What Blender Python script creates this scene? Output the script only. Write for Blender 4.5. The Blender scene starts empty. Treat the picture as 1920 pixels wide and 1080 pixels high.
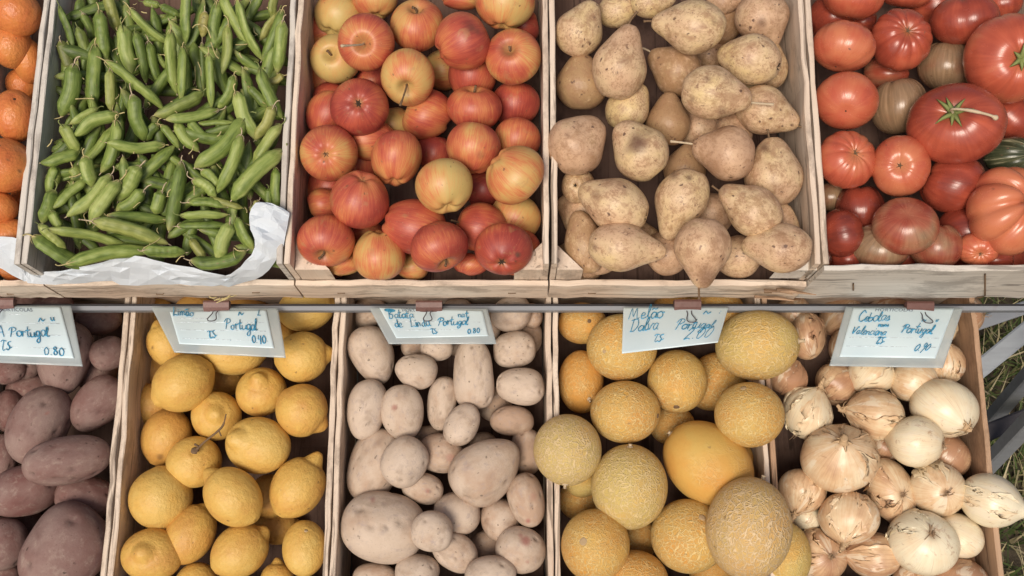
SKY, SUN, SUNANG, EXPO = .05, 1.5, 24.0, 0.80
import bpy, math, random
import numpy as np
from mathutils import Matrix, Vector
R_ = math.radians
random.seed(7)
rng = np.random.default_rng(7)
scn = bpy.context.scene
COL = scn.collection

# ------------------------------------------------------------------ stall frame and camera
# u to the side, v up the slope of the stall, w out of the crate rims (0 = rim of the upper tier)
D, TH, FPX = 1.40, R_(14.0), 2058.0
SLOPE = R_(18.0)
MW = Matrix.Translation((0, 0, 0.92)) @ Matrix.Rotation(SLOPE, 4, 'X')
MWI = MW.inverted()
CAM = np.array([0, -D * math.sin(TH), D * math.cos(TH)])
FW = np.array([0, math.sin(TH), -math.cos(TH)])
UP = np.array([0, math.cos(TH), math.sin(TH)])
RT = np.array([1.0, 0, 0])

def ray(x, y): return FW + RT * (x - 960) / FPX + UP * (540 - y) / FPX
def at(x, y, w):
    """point of the stall seen at photo pixel x, y when it lies at height w; and its depth"""
    r = ray(x, y); t = (w - CAM[2]) / r[2]
    return CAM + t * r, t
def to_px(p):
    d = np.asarray(p) - CAM; z = d @ FW
    return 960 + FPX * (d @ RT) / z, 540 - FPX * (d @ UP) / z

# ------------------------------------------------------------------ object helpers
def mesh_from(name, V, F, mat=None, attrs=None, smooth=True):
    me = bpy.data.meshes.new(name)
    me.from_pydata([tuple(map(float, v)) for v in V], [], [tuple(map(int, f)) for f in F])
    if smooth: me.polygons.foreach_set('use_smooth', [True] * len(me.polygons))
    for k, a in (attrs or {}).items():
        a = np.asarray(a, dtype=np.float32)
        t = 'FLOAT_VECTOR' if a.ndim == 2 else 'FLOAT'
        at_ = me.attributes.new(k, t, 'POINT')
        at_.data.foreach_set('vector' if a.ndim == 2 else 'value', a.ravel())
    if mat: me.materials.append(mat)
    me.update()
    return me
def link(name, me, parent=None, local=None):
    o = bpy.data.objects.new(name, me); COL.objects.link(o)
    if parent is not None: o.parent = parent
    elif local is not None: o.matrix_world = MW @ local
    return o
def empty(name, p):
    o = bpy.data.objects.new(name, None); o.empty_display_size = .02; COL.objects.link(o)
    o.matrix_world = MW @ Matrix.Translation(Vector(p)); return o
def tag(o, label, cat, group=None, kind=None):
    if label: o['label'] = label
    if cat: o['category'] = cat
    if group: o['group'] = group
    if kind: o['kind'] = kind

def tube(pts, rad, n=7, closed_ends=True):
    """swept tube: pts (k,3), rad scalar or (k,)"""
    P = np.asarray(pts, float); k = len(P)
    rad = np.full(k, rad) if np.isscalar(rad) else np.asarray(rad, float)
    T = np.gradient(P, axis=0); T /= np.linalg.norm(T, axis=1)[:, None] + 1e-12
    ref = np.array([0.31, 0.22, 0.92]) if abs(T[0] @ np.array([0, 0, 1.])) < .9 else np.array([1., 0.1, 0])
    V = []; F = []
    for i in range(k):
        a = np.cross(T[i], ref); a /= np.linalg.norm(a) + 1e-12; b = np.cross(T[i], a)
        for j in range(n):
            c = 2 * math.pi * j / n
            V.append(P[i] + rad[i] * (math.cos(c) * a + math.sin(c) * b))
    for i in range(k - 1):
        for j in range(n):
            F.append((i*n+j, i*n+(j+1) % n, (i+1)*n+(j+1) % n, (i+1)*n+j))
    if closed_ends:
        F.append(tuple(range(n))[::-1]); F.append(tuple((k-1)*n+j for j in range(n)))
    return V, F
def join(*vf):
    V = []; F = []
    for v, f in vf:
        o = len(V); V += list(v); F += [tuple(i + o for i in q) for q in f]
    return V, F
def smooth_pts(pts, m=6):
    P = np.asarray(pts, float)
    if len(P) < 3: return np.array([P[0] + (P[-1]-P[0])*t for t in np.linspace(0, 1, m+1)])
    E = np.vstack([2*P[0]-P[1], P, 2*P[-1]-P[-2]]); out = []
    for i in range(1, len(E)-2):
        for t in np.linspace(0, 1, m, endpoint=False):
            a, b, c, d = E[i-1], E[i], E[i+1], E[i+2]
            out.append(.5*((2*b)+(-a+c)*t+(2*a-5*b+4*c-d)*t*t+(-a+3*b-3*c+d)*t**3))
    out.append(P[-1]); return np.array(out)

# ------------------------------------------------------------------ material helper
class NB:
    def __init__(s, name, rough=.5, spec=.4):
        s.m = bpy.data.materials.new(name); s.m.use_nodes = True
        s.t = s.m.node_tree; s.n = s.t.nodes; s.b = s.n['Principled BSDF']
        s.b.inputs['Roughness'].default_value = rough
        s.b.inputs['Specular IOR Level'].default_value = spec
        s._rv = None
    def lk(s, a, b): s.t.links.new(a, b)
    def set(s, sock, v):
        if isinstance(v, bpy.types.NodeSocket): s.lk(v, sock)
        elif isinstance(v, (tuple, list)) and sock.type == 'RGBA' and len(v) == 3: sock.default_value = (*v, 1)
        else: sock.default_value = v
    def attr(s, name, typ='GEOMETRY', out='Vector'):
        a = s.n.new('ShaderNodeAttribute'); a.attribute_name = name; a.attribute_type = typ
        return a.outputs[out]
    def prop(s, name): return s.attr(name, 'OBJECT', 'Fac')
    def math(s, op, a, b=0.0, clamp=False):
        q = s.n.new('ShaderNodeMath'); q.operation = op; q.use_clamp = clamp
        s.set(q.inputs[0], a); s.set(q.inputs[1], b); return q.outputs[0]
    def vmath(s, op, a, b):
        q = s.n.new('ShaderNodeVectorMath'); q.operation = op
        s.set(q.inputs[0], a); s.set(q.inputs[1], b); return q.outputs[0]
    def rnd(s):
        if s._rv is None:
            i = s.n.new('ShaderNodeObjectInfo'); s._r = i.outputs['Random']
            c = s.n.new('ShaderNodeCombineXYZ')
            for k, f in enumerate((37., 91., 53.)): s.set(c.inputs[k], s.math('MULTIPLY', s._r, f))
            s._rv = c.outputs[0]
        return s._rv
    def vec(s, name, scale=(1, 1, 1)):
        return s.vmath('ADD', s.vmath('MULTIPLY', s.attr(name), scale), s.rnd())
    def noise(s, vec, scale, detail=4, rough=.6, dist=0.):
        q = s.n.new('ShaderNodeTexNoise'); s.set(q.inputs['Vector'], vec)
        q.inputs['Scale'].default_value = scale; q.inputs['Detail'].default_value = detail
        q.inputs['Roughness'].default_value = rough; q.inputs['Distortion'].default_value = dist
        return q.outputs['Fac']
    def noisec(s, vec, scale, detail=2):
        q = s.n.new('ShaderNodeTexNoise'); s.set(q.inputs['Vector'], vec)
        q.inputs['Scale'].default_value = scale; q.inputs['Detail'].default_value = detail
        return q.outputs['Color']
    def voro(s, vec, scale, feature='F1'):
        q = s.n.new('ShaderNodeTexVoronoi'); q.feature = feature; s.set(q.inputs['Vector'], vec)
        q.inputs['Scale'].default_value = scale; return q.outputs['Distance']
    def ramp(s, f, stops, interp='LINEAR'):
        q = s.n.new('ShaderNodeValToRGB'); s.set(q.inputs[0], f); e = q.color_ramp.elements
        q.color_ramp.interpolation = interp
        while len(e) < len(stops): e.new(.5)
        for k, (p, c) in enumerate(stops): e[k].position = p; e[k].color = (*c, 1) if len(c) == 3 else c
        return q.outputs[0]
    def step(s, f, lo, hi):
        q = s.n.new('ShaderNodeMapRange'); q.interpolation_type = 'SMOOTHSTEP'
        s.set(q.inputs['Value'], f); q.inputs['From Min'].default_value = lo; q.inputs['From Max'].default_value = hi
        return q.outputs[0]
    def mix(s, f, a, b, mode='MIX'):
        q = s.n.new('ShaderNodeMix'); q.data_type = 'RGBA'; q.blend_type = mode
        s.set(q.inputs[0], f); s.set(q.inputs[6], a); s.set(q.inputs[7], b); return q.outputs[2]
    def spots(s, scale, size, name='pos'):
        v = s.vec(name); w = s.vmath('ADD', v, s.vmath('MULTIPLY', s.vmath('SUBTRACT', s.noisec(v, 9, 3), (.5, .5, .5)), (.16, .16, .16)))
        gate = s.step(s.noise(v, 1.3, 2), .46, .56)
        return s.math('MULTIPLY', s.step(s.voro(w, scale), size, size * .55), gate)
    def bump(s, h, strength=.3, dist=.002, prev=None):
        q = s.n.new('ShaderNodeBump'); q.inputs['Strength'].default_value = strength
        q.inputs['Distance'].default_value = dist; s.set(q.inputs['Height'], h)
        if prev is not None: s.lk(prev, q.inputs['Normal'])
        return q.outputs[0]
    def done(s, col, normal=None, rough=None, sat=1., **kw):
        if sat != 1:
            q = s.n.new('ShaderNodeHueSaturation'); q.inputs['Saturation'].default_value = sat; s.set(q.inputs['Color'], col); col = q.outputs[0]
        s.set(s.b.inputs['Base Color'], col)
        if normal is not None: s.lk(normal, s.b.inputs['Normal'])
        if rough is not None: s.set(s.b.inputs['Roughness'], rough)
        for k, v in kw.items(): s.b.inputs[k.replace('_', ' ')].default_value = v
        return s.m

def flat(name, col, rough=.6, spec=.3, var=.25, scale=6., bump=.15):
    b = NB(name, rough, spec); p = b.vec('pos') if False else None
    tc = b.n.new('ShaderNodeTexCoord').outputs['Object']
    v = b.vmath('ADD', tc, b.rnd())
    n = b.noise(v, scale * 10, 5)
    lo = tuple(c * (1 - var) for c in col); hi = tuple(min(1, c * (1 + var)) for c in col)
    return b.done(b.mix(n, lo, hi), b.bump(n, bump, .001))

# ---- produce materials
def mat_apple():
    b = NB('apple_skin', .38, .45)
    st = b.noise(b.vec('mer', (4.5, 4.5, .5)), 2.6, 7, .72)
    st2 = b.noise(b.vec('mer', (9, 9, .7)), 2.6, 4, .7)
    big = b.noise(b.vec('pos'), .75, 2, .5)
    f = b.math('ADD', b.math('MULTIPLY', b.math('SUBTRACT', st, .5), .68), b.math('MULTIPLY', b.math('SUBTRACT', big, .5), 1.5))
    f = b.math('ADD', f, b.math('MULTIPLY', b.math('SUBTRACT', st2, .5), .62))
    f = b.math('ADD', f, b.prop('blush'))
    c = b.ramp(f, [(0., (.54, .39, .12)), (.27, (.58, .315, .088)), (.47, (.56, .165, .048)), (.72, (.44, .070, .030)), (1., (.29, .034, .022))])
    dots = b.step(b.voro(b.vec('pos'), 9), .12, .06)
    c = b.mix(b.math('MULTIPLY', dots, .5), c, (.62, .42, .22))
    c = b.mix(b.math('MULTIPLY', b.step(b.noise(b.vec('pos'), 2.3, 6, .65, .5), .56, .70), .45), c, (.40, .215, .085))
    pole = b.attr('pole', out='Fac')
    c = b.mix(b.math('MULTIPLY', pole, b.noise(b.vec('pos'), 6, 4)), c, (.36, .29, .09))
    c = b.mix(b.step(b.noise(b.vec('pos'), 4.5, 6, .7), .66, .72), c, (.30, .14, .06))
    c = b.mix(b.math('MULTIPLY', b.spots(2.6, .13), .8), c, (.17, .075, .035))
    c = b.mix(b.attr('mark', out='Fac'), c, (.10, .05, .03))
    h = b.noise(b.vec('pos'), 14, 4)
    return b.done(c, sat=.95, normal= b.bump(h, .12, .002), rough=b.math('ADD', .30, b.math('MULTIPLY', h, .25)))
def mat_pear():
    b = NB('pear_skin', .42, .4)
    big = b.noise(b.vec('pos'), 1.1, 3, .55)
    c = b.ramp(b.math('ADD', big, b.prop('tint')), [(.22, (.65, .475, .215)), (.42, (.64, .455, .25)), (.64, (.585, .37, .22)), (.92, (.39, .22, .125))])
    rus = b.noise(b.vec('pos'), 3.2, 9, .72)
    rf = b.step(b.math('ADD', rus, b.math('MULTIPLY', b.prop('russet'), .35)), .50, .72)
    c = b.mix(b.math('MULTIPLY', rf, .8), c, (.33, .185, .075))
    fine = b.step(b.math('ADD', b.math('MULTIPLY', b.noise(b.vec('pos'), 13, 6, .75), .7), b.math('MULTIPLY', b.noise(b.vec('pos'), 2.2, 4, .6), .4)), .54, .66)
    c = b.mix(b.math('MULTIPLY', fine, .72), c, (.32, .17, .075))
    dots = b.step(b.voro(b.vec('pos'), 9), .17, .07)
    c = b.mix(b.math('MULTIPLY', dots, .8), c, (.20, .10, .045))
    scar = b.step(b.noise(b.vec('pos'), 3.7, 4, .6, 1.2), .63, .70)
    c = b.mix(b.math('MULTIPLY', scar, .8), c, (.20, .10, .055))
    c = b.mix(b.math('MULTIPLY', b.step(b.noise(b.vec('pos'), 1.7, 6, .68, .8), .51, .64), .62), c, (.35, .19, .095))
    c = b.mix(b.math('MULTIPLY', b.spots(2.9, .19), .9), c, (.11, .055, .035))
    c = b.mix(b.attr('mark', out='Fac'), c, (.13, .06, .035))
    return b.done(c, b.bump(b.noise(b.vec('pos'), 7, 5, .6), .25, .004), sat=.93)
def mat_tomato():
    b = NB('tomato_skin', .25, .5)
    big = b.noise(b.vec('pos'), 1.0, 2)
    st = b.noise(b.vec('mer', (4, 4, .4)), 2.2, 5, .6)
    c = b.ramp(b.math('ADD', b.prop('tint'), b.math('ADD', b.math('MULTIPLY', big, .75), b.math('MULTIPLY', st, .25))), [(.2, (.17, .027, .015)), (.42, (.30, .043, .018)), (.6, (.46, .080, .031)), (.85, (.55, .16, .062))])
    g = b.math('ADD', b.math('MULTIPLY', b.prop('green'), 1.5), b.math('MULTIPLY', b.math('SUBTRACT', big, .5), 1.6))
    g = b.math('MULTIPLY', b.step(g, .25, 1.1), b.step(b.prop('green'), .0, .12))
    c = b.mix(g, c, b.ramp(st, [(.3, (.20, .125, .065)), (.55, (.28, .17, .09)), (.75, (.37, .235, .13))]))
    c = b.mix(b.prop('verdant'), c, b.ramp(st, [(.44, (.045, .055, .028)), (.58, (.085, .09, .045)), (.66, (.36, .34, .20))]))
    c = b.mix(b.math('MULTIPLY', b.attr('pole', out='Fac'), .45), c, (.42, .20, .07))
    c = b.mix(b.math('MULTIPLY', b.spots(2.4, .10), .8), c, (.15, .07, .04))
    c = b.mix(b.attr('mark', out='Fac'), c, (.10, .05, .025))
    return b.done(c, sat=.95, normal=b.bump(b.noise(b.vec('mer', (5, 5, .6)), 2, 4), .10, .004), rough= b.math('ADD', .15, b.math('MULTIPLY', b.noise(b.vec('pos'), 5, 4), .20)))
def mat_pored(name, c0, c1, c2, rough, sc=26, bs=.35, spots=.7):
    b = NB(name, rough, .4)
    big = b.noise(b.vec('pos'), 1.3, 4, .6)
    c = b.ramp(b.math('ADD', big, b.prop('tint')), [(.3, c0), (.52, c1), (.75, c2)])
    sp = b.step(b.noise(b.vec('pos'), 5.5, 5, .65), spots, spots + .06)
    c = b.mix(b.math('MULTIPLY', sp, .55), c, (.22, .11, .035))
    fn = b.noise(b.vec('pos'), 20, 4, .7)
    c = b.mix(b.math('MULTIPLY', b.step(fn, .45, .75), .35), c, tuple(x * .62 for x in c1))
    c = b.mix(b.attr('mark', out='Fac'), c, (.14, .075, .03))
    c = b.mix(b.math('MULTIPLY', b.spots(2.7, .13), .75), c, (.20, .10, .035))
    po = b.voro(b.vec('pos'), sc)
    n1 = b.bump(b.math('MULTIPLY', po, -1), bs, .0022)
    return b.done(c, b.bump(b.noise(b.vec('pos'), 5, 4), .35, .006, n1), sat=.94)
def mat_potato(name, c0, c1, c2, dirt, dcol):
    b = NB(name, .72, .22)
    big = b.noise(b.vec('pos'), 1.2, 4, .6)
    c = b.ramp(b.math('ADD', big, b.prop('tint')), [(.25, c0), (.5, c1), (.75, c2)])
    d = b.step(b.noise(b.vec('pos'), 3.4, 8, .72), .5, .72)
    c = b.mix(b.math('MULTIPLY', d, dirt), c, dcol)
    sp = b.step(b.voro(b.vec('pos'), 8.5), .12, .05)
    c = b.mix(b.math('MULTIPLY', sp, .6), c, tuple(x * .45 for x in c1))
    fs = b.step(b.noise(b.vec('pos'), 24, 4, .7), .56, .7)
    c = b.mix(b.math('MULTIPLY', fs, .3), c, tuple(x * .55 for x in c1))
    c = b.mix(b.math('MULTIPLY', b.attr('eye', out='Fac'), .8), c, tuple(x * .38 for x in c1))
    c = b.mix(b.math('MULTIPLY', b.step(b.noise(b.vec('pos'), 1.6, 4, .55, .4), .50, .70), .4), c, tuple(x * .6 for x in c2))
    c = b.mix(b.math('MULTIPLY', b.spots(3.4, .17), .8), c, tuple(x * .3 for x in c1))
    c = b.mix(b.attr('mark', out='Fac'), c, (.33, .12, .10))
    return b.done(c, b.bump(b.math('ADD', b.noise(b.vec('pos'), 9, 8, .7), b.math('MULTIPLY', b.noise(b.vec('pos'), 3, 3), 1.5)), .22, .004))
def mat_melon():
    b = NB('melon_rind', .55, .3)
    v = b.vec('pos')
    w = b.vmath('ADD', v, b.vmath('MULTIPLY', b.vmath('SUBTRACT', b.noisec(v, 3.5, 3), (.5, .5, .5)), (.32, .32, .32)))
    e1 = b.voro(b.vmath('MULTIPLY', w, (1, 1, .75)), 7.2, 'DISTANCE_TO_EDGE'); e2 = b.voro(b.vmath('ADD', w, (7.1, 2.2, 4.4)), 12, 'DISTANCE_TO_EDGE')
    l1 = b.step(e1, .105, .02); l2 = b.step(e2, .10, .015)
    line = b.math('MAXIMUM', l1, b.math('MULTIPLY', l2, .75))
    area = b.step(b.math('ADD', b.noise(v, 1.4, 3), b.prop('net')), .62, 1.20)
    line = b.math('MULTIPLY', line, area)
    big = b.noise(v, 1.0, 3, .5)
    c = b.ramp(b.math('ADD', big, b.prop('tint')), [(.22, (.57, .42, .125)), (.45, (.62, .38, .10)), (.72, (.60, .295, .066))])
    fn = b.step(b.noise(v, 15, 4, .7), .5, .72)
    c = b.mix(b.math('MULTIPLY', fn, .25), c, (.50, .26, .06))
    c = b.mix(b.math('MULTIPLY', line, .85), c, b.mix(b.prop('pale'), (.70, .54, .25), (.71, .54, .34)))
    c = b.mix(b.math('MULTIPLY', b.prop('pale'), .30), c, (.60, .45, .25))
    c = b.mix(b.math('MULTIPLY', b.spots(2.2, .10), .6), c, (.28, .16, .07))
    c = b.mix(b.attr('mark', out='Fac'), c, (.20, .115, .06))
    n1 = b.bump(line, .6, .0025)
    return b.done(c, b.bump(b.noise(v, 6, 4), .15, .004, n1))
def mat_onion(name='onion_skin', peel=True):
    b = NB(name, .36, .4)
    big = b.noise(b.vec('pos'), 1.2, 3, .6)
    st = b.noise(b.vec('mer', (5, 5, .35)), 2.0, 5, .65)
    f = b.math('ADD', b.math('MULTIPLY', big, .65), b.math('MULTIPLY', st, .35))
    c = b.ramp(b.math('ADD', f, b.prop('tint')), [(.24, (.78, .70, .51)), (.42, (.74, .60, .40)), (.57, (.64, .435, .255)), (.78, (.41, .225, .13))])
    vein = b.noise(b.vec('mer', (15, 15, .5)), 2.2, 3, .6)
    vl = b.math('MULTIPLY', b.step(vein, .55, .70), .28)
    c = b.mix(vl, c, (.33, .175, .105))
    if peel:
        pe = b.step(b.noise(b.vec('mer', (1.2, 1.2, .6)), 1.6, 6, .6, .3), .54, .60)
        c = b.mix(b.math('MULTIPLY', pe, .65), c, (.74, .65, .50))
        rag = b.step(b.noise(b.vec('pos'), 1.9, 7, .72, .6), .57, .66)
        c = b.mix(b.math('MULTIPLY', rag, .62), c, (.40, .225, .125))
        c = b.mix(b.math('MULTIPLY', b.step(b.noise(b.vec('pos'), 6, 7, .75), .60, .72), .6), c, (.22, .12, .07))
    c = b.mix(b.math('MULTIPLY', b.attr('pole', out='Fac'), .8), c, (.30, .18, .10))
    c = b.mix(b.attr('mark', out='Fac'), c, (.14, .08, .05))
    h = b.math('ADD', vein, b.math('MULTIPLY', b.noise(b.vec('pos'), 5, 6, .7), 1.2))
    return b.done(c, b.bump(h, .07, .003), b.math('ADD', .16, b.math('MULTIPLY', big, .3)))
def mat_pod():
    b = NB('pea_pod_skin', .42, .4)
    big = b.noise(b.vec('pos', (.5, 1, 1)), 1.6, 4, .6)
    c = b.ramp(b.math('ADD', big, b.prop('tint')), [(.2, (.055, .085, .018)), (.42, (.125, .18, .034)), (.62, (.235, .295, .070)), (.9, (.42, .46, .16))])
    c = b.mix(b.prop('brown'), c, b.ramp(big, [(.3, (.24, .20, .05)), (.7, (.42, .33, .12))]))
    st = b.noise(b.vec('pos', (.6, 7, 7)), 2, 4, .6)
    c = b.mix(b.math('MULTIPLY', b.step(st, .5, .75), .35), c, (.33, .43, .13))
    c = b.mix(b.math('MULTIPLY', b.step(b.noise(b.vec('pos'), 6.5, 6, .7), .62, .68), .5), c, (.24, .23, .08))
    c = b.mix(b.math('MULTIPLY', b.spots(1.7, .14), .8), c, (.20, .14, .05))
    c = b.mix(b.math('MULTIPLY', b.attr('seam', out='Fac'), .6), c, (.10, .16, .045))
    c = b.mix(b.math('MULTIPLY', b.attr('tipm', out='Fac'), .75), c, (.36, .33, .13))
    return b.done(c, b.bump(b.noise(b.vec('pos', (1, 2, 2)), 5, 5), .2, .002), b.math('ADD', .33, b.math('MULTIPLY', big, .25)), sat=1.0)
def mat_wood(name, c0, c1, c2, rough=.78):
    b = NB(name, rough, .2)
    v = b.vec('pos', (1, 1, 1))
    g = b.noise(b.vec('pos', (1.6, 55, 55)), 1.0, 6, .62, .4)
    big = b.noise(b.vec('pos', (4, 12, 12)), 1.0, 4)
    c = b.ramp(b.math('ADD', b.math('MULTIPLY', g, .6), b.math('MULTIPLY', big, .4)), [(.3, c0), (.5, c1), (.68, c2)])
    st = b.step(b.noise(b.vec('pos', (9, 22, 22)), 1.0, 6, .7), .60, .72)
    c = b.mix(b.math('MULTIPLY', st, .5), c, tuple(x * .45 for x in c0))
    c = b.mix(b.math('MULTIPLY', b.step(b.noise(b.vec('pos', (5, 9, 9)), 2.0, 8, .72), .50, .64), .62), c, tuple(x * .55 for x in c0))
    c = b.mix(b.math('MULTIPLY', b.step(b.noise(b.vec('pos', (2, 40, 40)), 2.0, 4, .6, 1.), .57, .64), .75), c, tuple(x * .40 for x in c0))
    fib = b.noise(b.vec('pos', (6, 260, 260)), 1.0, 3, .6)
    c = b.mix(b.math('MULTIPLY', b.step(fib, .5, .75), .35), c, tuple(x * .6 for x in c1))
    return b.done(c, b.bump(b.math('ADD', g, fib), .35, .001))

M = dict(
    apple=mat_apple(), pear=mat_pear(), tomato=mat_tomato(), melon=mat_melon(), onion=mat_onion(), pod=mat_pod(),
    lemon=mat_pored('lemon_peel', (.66, .43, .095), (.65, .385, .065), (.58, .29, .045), .44, 30, .17),
    orange=mat_pored('orange_peel', (.62, .21, .028), (.62, .175, .022), (.52, .12, .016), .26, 34, .05, .74),
    redpotato=mat_potato('red_potato_skin', (.275, .19, .165), (.225, .137, .12), (.185, .088, .077), .85, (.33, .245, .205)),
    potato=mat_potato('white_potato_skin', (.595, .485, .39), (.54, .43, .335), (.43, .30, .215), .8, (.37, .30, .275)),
    wood=mat_wood('crate_wood', (.50, .385, .295), (.66, .54, .43), (.75, .65, .54)),
    woodgrey=mat_wood('weathered_crate_wood', (.46, .41, .36), (.60, .56, .50), (.70, .66, .60)),
    woodwarm=mat_wood('brown_crate_wood', (.34, .21, .13), (.43, .28, .18), (.50, .35, .23)),
    floor=mat_wood('shade_dark_base_wood', (.095, .058, .046), (.13, .080, .062), (.17, .108, .082)),  # base wood coloured darker so the gaps between produce read as deep shade
    stem=flat('dry_stem', (.16, .10, .055), .8), palestem=flat('pale_stalk', (.50, .40, .27), .75),
    greenstem=flat('green_stem', (.20, .23, .075), .65), dark=flat('dark_calyx', (.05, .032, .02), .9),
    scar=flat('corky_scar', (.42, .30, .17), .85), root=flat('dry_onion_roots', (.30, .20, .12), .9),
    neck=flat('papery_neck', (.48, .33, .19), .7), straw=flat('dry_straw', (.50, .42, .20), .8),
    skin=mat_onion('loose_onion_skin', False),
    metal=None)
# ------------------------------------------------------------------ produce shapes (unit size, stalk end at +z)
def sph_grid(nr, ns):
    ph = np.linspace(0, math.pi, nr)
    ph = ph - .18 * np.sin(2 * ph) * 0.5            # rings a little denser at the poles
    th = np.linspace(0, 2 * math.pi, ns, endpoint=False)
    P, T = np.meshgrid(ph, th, indexing='ij')
    F = []
    for i in range(nr - 1):
        for j in range(ns):
            a, b, c, d = i*ns+j, i*ns+(j+1) % ns, (i+1)*ns+(j+1) % ns, (i+1)*ns+j
            if i == 0: F.append((0, c, d))
            elif i == nr - 2: F.append((a, b, (nr-1)*ns))
            else: F.append((a, b, c, d))
    return P.ravel(), T.ravel(), F
def tidy(V, F, A):
    """drop the repeated pole vertices"""
    used = np.zeros(len(V), bool)
    for f in F: used[list(f)] = True
    idx = np.cumsum(used) - 1
    return V[used], [tuple(idx[i] for i in f) for f in F], {k: a[used] for k, a in A.items()}
def lump(V, amp, fr, n=5):
    d = np.zeros(len(V))
    for _ in range(n):
        k = rng.normal(size=3); k *= fr / np.linalg.norm(k) * rng.uniform(.6, 1.4)
        d += np.sin(V @ k + rng.uniform(0, 6.28)) / n
    return amp * d
def base(r, z, T, P, F):
    V = np.stack([r * np.cos(T), r * np.sin(T), z], 1)
    A = dict(mer=np.stack([np.cos(T), np.sin(T), z], 1))
    return V, A
def fin(V, F, A, lumpy=0., fr=2.):
    if lumpy: V = V * (1 + lump(V, lumpy, fr))[:, None]
    A['pos'] = V.copy()
    for k in ('pole', 'eye'):
        if k not in A: A[k] = np.zeros(len(V))
    return tidy(V, F, A)

def sh_apple(it, nr, ns):
    P, T, F = sph_grid(nr, ns)
    r = np.sin(P); z = -np.cos(P)
    r = r * (1 + .07 * z + .02 * np.cos(5 * T + 1) * np.clip(-z, 0, 1))
    dz = -.34 * np.exp(-(r / .26) ** 2) * (z > 0) + .20 * np.exp(-(r / .24) ** 2) * (z <= 0)
    zz = z * rng.uniform(.84, .93) + dz + .03 * np.cos(5 * T) * np.exp(-((r - .4) / .3) ** 2) * (z < 0)
    V, A = base(r, zz, T, P, F)
    A['mer'][:, 2] = z
    A['pole'] = np.exp(-(r / .30) ** 2) * (z > 0) + .8 * np.exp(-(r / .16) ** 2) * (z < 0)
    V[:, 0] *= rng.uniform(.96, 1.04); V[:, 2] += .05 * V[:, 0] * rng.uniform(-1, 1)
    V, F, A = fin(V, F, A, .035, 2.2)
    return V, F, A, np.array([0, 0, .56]), np.array([0, 0, -.68])
def spline(zs, rs, z):
    # monotone-ish smooth profile through points
    zs = np.asarray(zs); rs = np.asarray(rs)
    m = np.gradient(rs, zs); i = np.clip(np.searchsorted(zs, z) - 1, 0, len(zs) - 2)
    h = zs[i+1] - zs[i]; t = (z - zs[i]) / h
    return (2*t**3-3*t**2+1)*rs[i] + (t**3-2*t**2+t)*h*m[i] + (-2*t**3+3*t**2)*rs[i+1] + (t**3-t**2)*h*m[i+1]
def sh_pear(it, nr, ns):
    P, T, F = sph_grid(nr, ns)
    z = -np.cos(P); n = min(.95, it.get('neck', .6) + .14)
    k = .5 + .5 * np.tanh((z - .32) / .30)           # 0 at the belly, 1 at the neck
    r = np.sin(P) * (1 - n * .50 * k)
    zz = z + n * .10 * k - .0
    dz = .13 * np.exp(-(r / .20) ** 2) * (z < 0) - .05 * np.exp(-(r / .10) ** 2) * (z > 0)
    zz = zz + dz
    V, A = base(r, zz, T, P, F)
    A['pole'] = np.exp(-(r / .16) ** 2) * (z < 0)
    b = rng.uniform(-.10, .10); V[:, 0] += b * np.clip(z, 0, 2) ** 2; V[:, 1] += rng.uniform(-.06, .06) * z ** 2
    V, F, A = fin(V, F, A, .085, 2.6)
    top = V[np.argmax(V[:, 2])]; bot = np.array([0, 0, -.86])
    return V, F, A, top * [1, 1, .97], bot
def sh_tomato(it, nr, ns):
    P, T, F = sph_grid(nr, ns)
    n = it.get('lobes', 6); d = it.get('rib', .05); ph0 = rng.uniform(0, 6.28)
    Tw = T + .18 * np.sin(T * 2 + ph0) + .1 * np.sin(3 * T + 2 * ph0)
    cr = np.abs(np.sin(n * Tw / 2 + ph0)) ** .55      # sharp valleys between lobes
    z = -np.cos(P); r = np.sin(P)
    depth = d * (1.0 + 1.2 * np.clip(z, 0, 1))
    r = r * (1 - depth * (1 - cr))
    zz = z * .84
    zz = zz - (.17 + d * .8) * np.exp(-(r / .30) ** 2) * (z > 0) * 1.0 + .06 * np.exp(-(r / .25) ** 2) * (z < 0)
    zz = zz - d * 1.1 * (1 - cr) * np.clip(z, 0, 1) * np.exp(-((r - .45) / .4) ** 2)
    V, A = base(r, zz, T, P, F)
    A['mer'][:, 2] = z
    A['pole'] = np.exp(-(r / .20) ** 2) * (z > 0)
    V, F, A = fin(V, F, A, .05, 2.0)
    return V, F, A, np.array([0, 0, .84 - .17 - d * .8]), np.array([0, 0, -.78])
def sh_orange(it, nr, ns):
    P, T, F = sph_grid(nr, ns)
    r = np.sin(P); z = -np.cos(P)
    zz = z * .93 - .05 * np.exp(-(r / .18) ** 2) * (z > 0)
    V, A = base(r, zz, T, P, F)
    V, F, A = fin(V, F, A, .03, 2.0)
    return V, F, A, np.array([0, 0, .88]), np.array([0, 0, -.93])
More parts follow.
